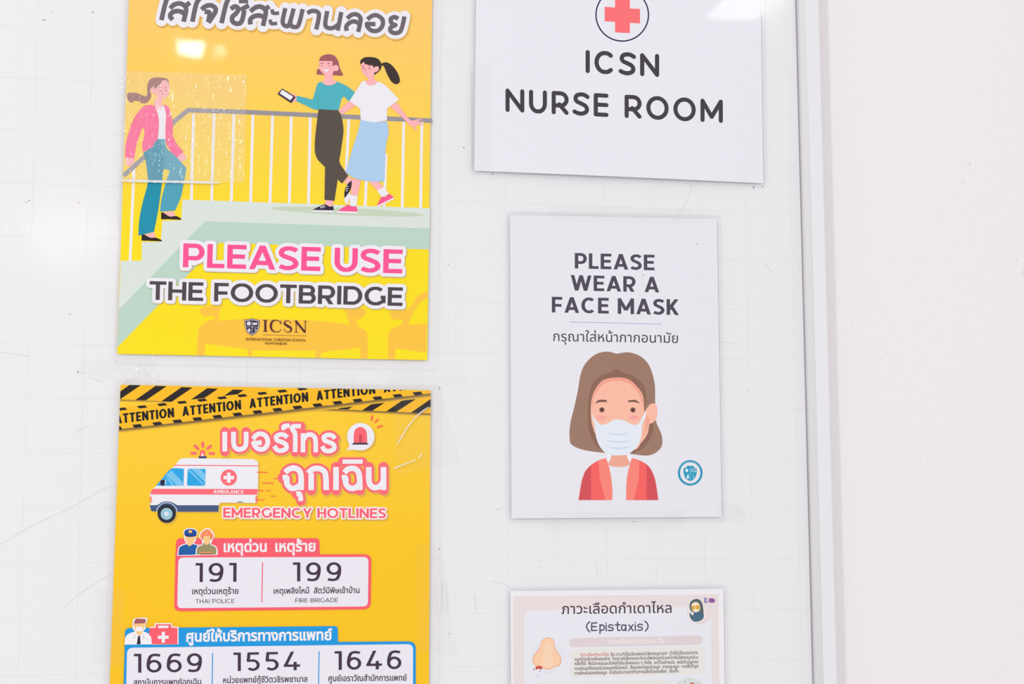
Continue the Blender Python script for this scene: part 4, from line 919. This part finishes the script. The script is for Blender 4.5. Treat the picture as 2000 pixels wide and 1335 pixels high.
for i in range(34):
    a = math.radians(196 + 5.0 * i if i < 28 else 70 + 9 * (i - 28))
    if i % 8 == 7: continue
    x, y = 636 + 368 * math.cos(a), 715 + 382 * math.sin(a)
    dots += c8.l([(x, y - 14), (x, y + 14)], 14)
P.ink(n_, dots, (130, 196, 216))
P.ink('printed_speck#a', [ell(1361.3, 476.5, 1.4, .8, rot=40)], (150, 150, 158)); P.ink('printed_speck#b', [ell(1256.3, 536.8, 1.1)], (150, 150, 158))
P.done()

# ------------------------------------------------------------------ nosebleed leaflet
P = Sheet('nosebleed_leaflet', 'laminated pale pink leaflet with a nose drawing headed Epistaxis below the face mask sign', 'leaflet',
          [(997, 1153.5), (1413, 1149), (1420, 1740), (1000, 1742)], [(991, 1147), (1419.5, 1142), (1428, 1750), (994, 1750)], SY, white=(237, 235, 239))
e1 = Z(960, 1140, 6.0606); e2 = Z(1150, 1140, 6.6667)
PK = (231, 220, 221)
P.ink('printed_border', [[(1002, 1163.5), (1403, 1160), (1408, 1600), (1003.5, 1600)]], PK)
ck = []
for i in range(1, 60):
    x = 1002 + i * 6.8; ck += rib([(x, 1163), (x + .6, 1400)], .55)
for j in range(1, 27):
    y = 1162 + j * 6.8; ck += rib([(1002, y + 1.4), (1404, y - 1.2)], .55)
P.ink('printed_border', clip(ck, [(1002, 1163.5), (1403, 1160), (1406, 1400), (1003, 1400)]), (235, 226, 226))
P.ink('printed_border', [rquad([(1023, 1192), (1389, 1183), (1392, 1600), (1024, 1600)], [18, 24, 0, 0])], (231, 231, 238))
P.ink('printed_border', [ell(1366, 1193, 25)], PK)
P.ink('printed_heading_band', [rquad([(1112, 1245.5), (1372, 1240), (1372, 1258.5), (1112, 1263.5)], 8.6)], (223, 211, 214))
P.ink('printed_text_panel', [rquad([(1112, 1268), (1373, 1262), (1376, 1315), (1116, 1323)], 9), rquad([(1040, 1332), (1310, 1327), (1310, 1420), (1040, 1420)], 9)], (231, 228, 224))
P.ink('printed_lettering', typeset('ภาวะเลือดกำเดาไหล', *e1([(830, 352)])[0], 1311.5, 1196, 15.2, lean=0, bold=.5), (92, 80, 88))
ep = []
for l, c in (([(1162, 446), (1130, 480), (1128, 520), (1160, 566)], 1), ([(1187, 460), (1184, 549)], 0), ([(1187, 462), (1248, 458)], 0), ([(1187, 505), (1240, 502)], 0), ([(1186, 549), (1248, 546)], 0),
             ([(1284, 480), (1284, 584)], 0), ([(1286, 498), (1310, 482), (1334, 502), (1328, 535), (1300, 548), (1286, 538)], 1), ([(1357, 484), (1357, 552)], 0), ([(1357, 460), (1357, 462)], 0),
             ([(1440, 490), (1412, 480), (1388, 490), (1392, 510), (1430, 518), (1440, 535), (1420, 550), (1380, 546)], 1), ([(1492, 450), (1492, 530), (1504, 549), (1522, 546)], 1), ([(1465, 484), (1524, 481)], 0),
             ([(1588, 496), (1560, 482), (1540, 505), (1545, 540), (1570, 546), (1588, 520)], 1), ([(1590, 484), (1590, 552)], 0), ([(1625, 482), (1676, 550)], 0), ([(1676, 480), (1622, 551)], 0),
             ([(1702, 482), (1702, 550)], 0), ([(1702, 456), (1702, 458)], 0), ([(1788, 484), (1758, 474), (1734, 485), (1738, 505), (1776, 513), (1786, 530), (1766, 545), (1728, 543)], 1), ([(1814, 438), (1846, 468), (1850, 515), (1822, 556)], 1)):
    ep += e1.l(l, 15, 'r', curve=bool(c))
P.ink('printed_lettering#ep', ep, (92, 84, 108))
P.ink('printed_lettering#band', typeset('ภาวะเลือดกำเดาไหล คือ', 1187, 1257.5, 1298, 1255, 7.6, lean=0, bold=.5), (240, 232, 233))
TXc = (106, 92, 92)
P.ink('printed_text', typeset('ภาวะเลือดกำเดาไหล', *e1([(1052, 855)])[0], *e1([(1388, 848)])[0], 4.9, lean=0, bold=.22), (205, 110, 98))
P.ink('printed_text', typeset('คือ ภาวะที่เส้นเลือดฝอยในโพรงจมูกแตก  ทำให้มีเลือดออกทาง', *e1([(1412, 850)])[0], 1363, 1276.6, 4.9, lean=0, bold=.22), TXc)
for s_, ya, yb, xb in (('จมูกข้างเดียวหรือสองข้าง  โดยอาจมีเลือดออกบริเวณโพรงจมูกส่วนหน้าหรือโพรงจมูกส่วน', 907, 970, 1363.3), ('หลังก็ได้  ซึ่งมีสาเหตุและปัจจัยที่เกี่ยวข้องหลาย ๆ ปัจจัย  ยกตัวอย่างเช่น  ผนังกั้นจมูกคด', 960, 1030, 1363.8),
                       ('การเกิดอุบัติเหตุบริเวณจมูกหรือใบหน้า  สิ่งแปลกปลอมในจมูก  การแคะจมูก  การสั่งน้ำมูก', 1018, 1085, 1364), ('การอักเสบของช่องจมูก  การรับประทานยาต้านการแข็งตัวของเลือด  เป็นต้น', 1072, 1148, 1325)):
    P.ink('printed_text', typeset(s_, *e1([(985, ya)])[0], xb, 1140 + yb / 6.667, 4.9, lean=0, bold=.22), TXc)
n_ = 'printed_nose'
P.ink(n_, [e1.e(655, 855, 178, 200)], (226, 228, 235))
P.ink(n_, [e1.c([(665, 632), (735, 660), (755, 755), (810, 845), (828, 910), (805, 965), (755, 975), (700, 1008), (640, 1005), (590, 980), (525, 970), (485, 920), (500, 840), (565, 760), (595, 670)])], (240, 182, 150))
P.ink(n_, [e1.c([(665, 642), (728, 665), (746, 760), (800, 848), (816, 910), (795, 955), (752, 962), (700, 995), (640, 992), (590, 965), (530, 958), (497, 918), (512, 845), (575, 765), (603, 675)])], (248, 206, 172))
P.ink(n_, [e1.c([(668, 690), (710, 720), (718, 850), (740, 930), (690, 985), (630, 975), (605, 900), (625, 800), (630, 720)])], (250, 214, 184))
P.ink(n_, [e1.c([(520, 985), (560, 968), (600, 985), (590, 1010), (555, 1000), (530, 1010)]), e1.c([(492, 1012), (508, 998), (505, 1018)]), e1.c([(570, 1020), (580, 1035), (565, 1030)])], (198, 92, 76))
P.ink(n_, e1.l([(520, 1110), (560, 1085), (580, 1100)], 6, curve=True) + e1.l([(540, 1060), (575, 1062)], 5), (214, 218, 224))
n_ = 'printed_veiled_woman'
P.ink(n_, [e2.c([(1405, 180), (1480, 220), (1510, 330), (1530, 440), (1480, 510), (1400, 515), (1320, 480), (1290, 400), (1300, 300), (1330, 210)])], (238, 228, 226))
P.ink(n_, [e2.c([(1400, 192), (1455, 215), (1485, 280), (1495, 400), (1480, 460), (1415, 488), (1350, 475), (1315, 420), (1312, 368, 1), (1350, 395), (1335, 360), (1312, 300), (1330, 225)])], (96, 108, 112))
P.ink(n_, [e2.c([(1318, 380, 1), (1355, 405), (1370, 370), (1440, 370), (1498, 400), (1480, 460), (1415, 488), (1350, 475)])], (88, 116, 138))
P.ink(n_, [e2.c([(1390, 232), (1435, 255), (1452, 310), (1430, 355), (1388, 366), (1350, 345), (1334, 300), (1345, 255)])], (244, 228, 198))
P.ink(n_, [e2.e(1360, 308, 26, 28), e2.e(1420, 302, 28, 30)] + e2.l([(1335, 290), (1448, 280)], 8), (224, 172, 88))
P.ink(n_, [e2([(1340, 360), (1370, 372), (1352, 412), (1325, 380)])], (246, 236, 232))
P.ink(n_, e2.l([(1400, 508), (1470, 500), (1530, 455)], 6, curve=True), (222, 190, 190))
n_ = 'printed_pill_mark'
P.ink(n_, [e2.c([(1565, 185, 1), (1610, 185), (1640, 200), (1640, 228), (1612, 242), (1568, 240, 1)])], (156, 100, 160))
P.ink(n_, e2.l([(1510, 175), (1512, 240)], 9) + e2.l([(1512, 180), (1535, 190), (1512, 208)], 8) + e2.l([(1512, 212), (1536, 235), (1515, 245)], 8) + e2.l([(1540, 240), (1556, 205)], 6), (110, 98, 170))
n_ = 'printed_flower_drawing'
fl = [pos(ell(1347 + 19 * math.cos(a), 1346 + 15 * math.sin(a), 9)) for a in np.linspace(0, 6.28, 11)[:-1]] + [pos(ell(1347, 1346, 16))]
P.ink(n_, fl, (214, 222, 219)); P.ink(n_, [ell(1352, 1336, 4.5)], (206, 128, 112)); P.ink(n_, [ell(1338, 1330, 1), ell(1364, 1334, 1), ell(1345, 1326.5, .9)], (130, 140, 138))
P.done()

# ------------------------------------------------------------------ pieces of clear tape
def tape(label, quad, y, mat=TAPE, wav=.0, n=14, curlb=0.0, seed=1):
    q = [at(a, b, y) for a, b in quad]; rnd = random.Random(seed); V, Fc = [], []
    ph = [rnd.uniform(0, 6) for _ in range(4)]
    for side in (0, 1):
        for j in range(n + 1):
            for i in range(n + 1):
                u, v_ = i / n, j / n
                p = (q[0] * (1 - u) + q[1] * u) * (1 - v_) + (q[3] * (1 - u) + q[2] * u) * v_
                d = wav * (math.sin(u * 9 + v_ * 5 + ph[0]) * math.sin(v_ * 7 - u * 4 + ph[1]) + .6 * math.sin(u * 21 + ph[2] + 6 * v_)) + curlb * max(0, (v_ - .92) / .08) ** 2
                V.append((p[0], y - abs(d) + (.00006 if side else 0), p[2]))
    o = (n + 1) ** 2; ix = lambda i, j, s=0: s * o + j * (n + 1) + i
    for j in range(n):
        for i in range(n):
            Fc.append((ix(i, j), ix(i, j + 1), ix(i + 1, j + 1), ix(i + 1, j))); Fc.append((ix(i, j, 1), ix(i + 1, j, 1), ix(i + 1, j + 1, 1), ix(i, j + 1, 1)))
    nf = len(Fc)
    for i in range(n):
        Fc += [(ix(i, 0), ix(i + 1, 0), ix(i + 1, 0, 1), ix(i, 0, 1)), (ix(i, n), ix(i, n, 1), ix(i + 1, n, 1), ix(i + 1, n)), (ix(0, i), ix(0, i, 1), ix(0, i + 1, 1), ix(0, i + 1)), (ix(n, i), ix(n, i + 1), ix(n, i + 1, 1), ix(n, i, 1))]
    b = (q[2] + q[3]) / 2
    ob = mesh_obj('clear_tape', V, Fc, [mat, FILM_BACK, TAPE_E], [0, 1] * (nf // 2) + [2] * (len(Fc) - nf), None, (b[0], y, b[2]), smooth=True, sharp=nf)
    tag(ob, label, 'tape')
    return ob, b
TY_ = SY - .0026
wt, wb = tape('wide wrinkled clear tape over the woman in the pink jacket on the footbridge poster', [(233, 138), (482, 146), (477, 357), (228, 352)], TY_, TAPE_W, 0, n=40, curlb=.0012)
# milky bead on its lower edge stands in for the bright reflection there
BEAD = film_mat('tape_glint', (.99, .99, .99), .30, 1.5, nscale=420, dist=.0008, haze=.70)  # haze paints the white of reflected lamps into the film
def bead(name, parent, org, pts, rad, nb=24, seed=11):
    V, Fc = [], []; rr = random.Random(seed); P_ = cr(pts, closed=False, n=8); nb = len(P_) - 1
    for i in range(nb + 1):
        u = i / nb; c = at(P_[i][0], P_[i][1] + rr.uniform(-.3, .3), TY_); r_ = rad * rr.uniform(.7, 1.2) * min(1, .2 + 7 * min(u, 1 - u))
        q_ = at(P_[min(nb, i + 1)][0], P_[min(nb, i + 1)][1], TY_) - at(P_[max(0, i - 1)][0], P_[max(0, i - 1)][1], TY_); q_ /= np.linalg.norm(q_)
        for k in range(8):
            a_2 = 2 * math.pi * k / 8; V.append((c[0] - q_[2] * r_ * math.sin(a_2), org[1] - .0002 - .45 * r_ * math.cos(a_2), c[2] + q_[0] * r_ * math.sin(a_2)))
    for i in range(nb):
        for k in range(8): Fc.append((i * 8 + k, i * 8 + (k + 1) % 8, (i + 1) * 8 + (k + 1) % 8, (i + 1) * 8 + k))
    mesh_obj(name, V, Fc, BEAD, None, parent, org, smooth=True)
bead('rolled_edge_glint', wt, (wb[0], TY_, wb[2]), [(228 + 25.5 * i, 352.5 + .55 * i) for i in range(9)], .0013)
wt, wb = tape('creased clear tape between the two yellow posters at their left corners', [(160, 702), (300, 694), (318, 748), (152, 733)], TY_, TAPE, .0016, seed=3)
bead('crease_glint', wt, (wb[0], TY_, wb[2]), [(232, 745), (246, 741), (262, 735)], .00055)  # glints on the creases are put in as thin pale beads
bead('crease_glint', wt, (wb[0], TY_, wb[2]), [(275, 720), (280, 726), (285, 733)], .00055)
tape('narrow clear tape between the two yellow posters at their right corners', [(760, 728), (912, 736), (910, 750), (760, 762)], TY_, TAPE, .0007, seed=5)
wt, wb = tape('creased clear tape over the upper right corner of the hotlines poster', [(768, 775), (858, 752), (900, 905), (775, 925)], TY_ - .0006, TAPE, .0012, seed=8)
bead('crease_glint', wt, (wb[0], TY_ - .0006, wb[2]), [(774, 870), (800, 828), (822, 805), (838, 794)], .00055)
bead('crease_glint', wt, (wb[0], TY_ - .0006, wb[2]), [(768, 915), (790, 906), (812, 898)], .00055)
bead('crease_glint', wt, (wb[0], TY_ - .0006, wb[2]), [(817, 894), (821, 890), (825, 885)], .00055)
wt, wb = tape('upright clear tape on the lower right edge of the hotlines poster', [(812, 1062), (862, 1058), (892, 1280), (816, 1272)], TY_, TAPE, .0010, seed=2)
bead('crease_glint', wt, (wb[0], TY_, wb[2]), [(858, 1128), (858.5, 1160), (858, 1192)], .00055)
bead('crease_glint', wt, (wb[0], TY_, wb[2]), [(866, 1138), (867.5, 1165), (869, 1196)], .00055)
tape('upright clear tape on the lower left edge of the hotlines poster', [(188, 1148), (243, 1150), (238, 1302), (182, 1298)], TY_, TAPE, .0004, seed=4)
wt, wb = tape('upright clear tape on the left edge of the nurse room sign', [(913, 124), (958, 125), (962, 334), (914, 333)], TY_, TAPE, .0008, seed=6)
bead('crease_glint', wt, (wb[0], TY_, wb[2]), [(915.5, 130), (916.5, 230), (917.5, 326)], .00055)
wt, wb = tape('short clear tape on the lower right corner of the face mask sign', [(1398, 975), (1450, 985), (1462, 1022), (1402, 1018)], TY_ + .0006, TAPE, .0014, seed=9)
bead('crease_glint', wt, (wb[0], TY_ + .0006, wb[2]), [(1433, 989), (1441, 997), (1450, 1007)], .00055)
tape('wide clear tape under the bottom edge of the face mask sign', [(1060, 1000), (1340, 996), (1335, 1036), (1070, 1040)], TY_ + .0006, TAPE, .0006, seed=10)
tape('clear tape along the top edge of the face mask sign', [(1072, 402), (1350, 408), (1346, 436), (1074, 432)], TY_ + .0006, TAPE, .0003, seed=12)
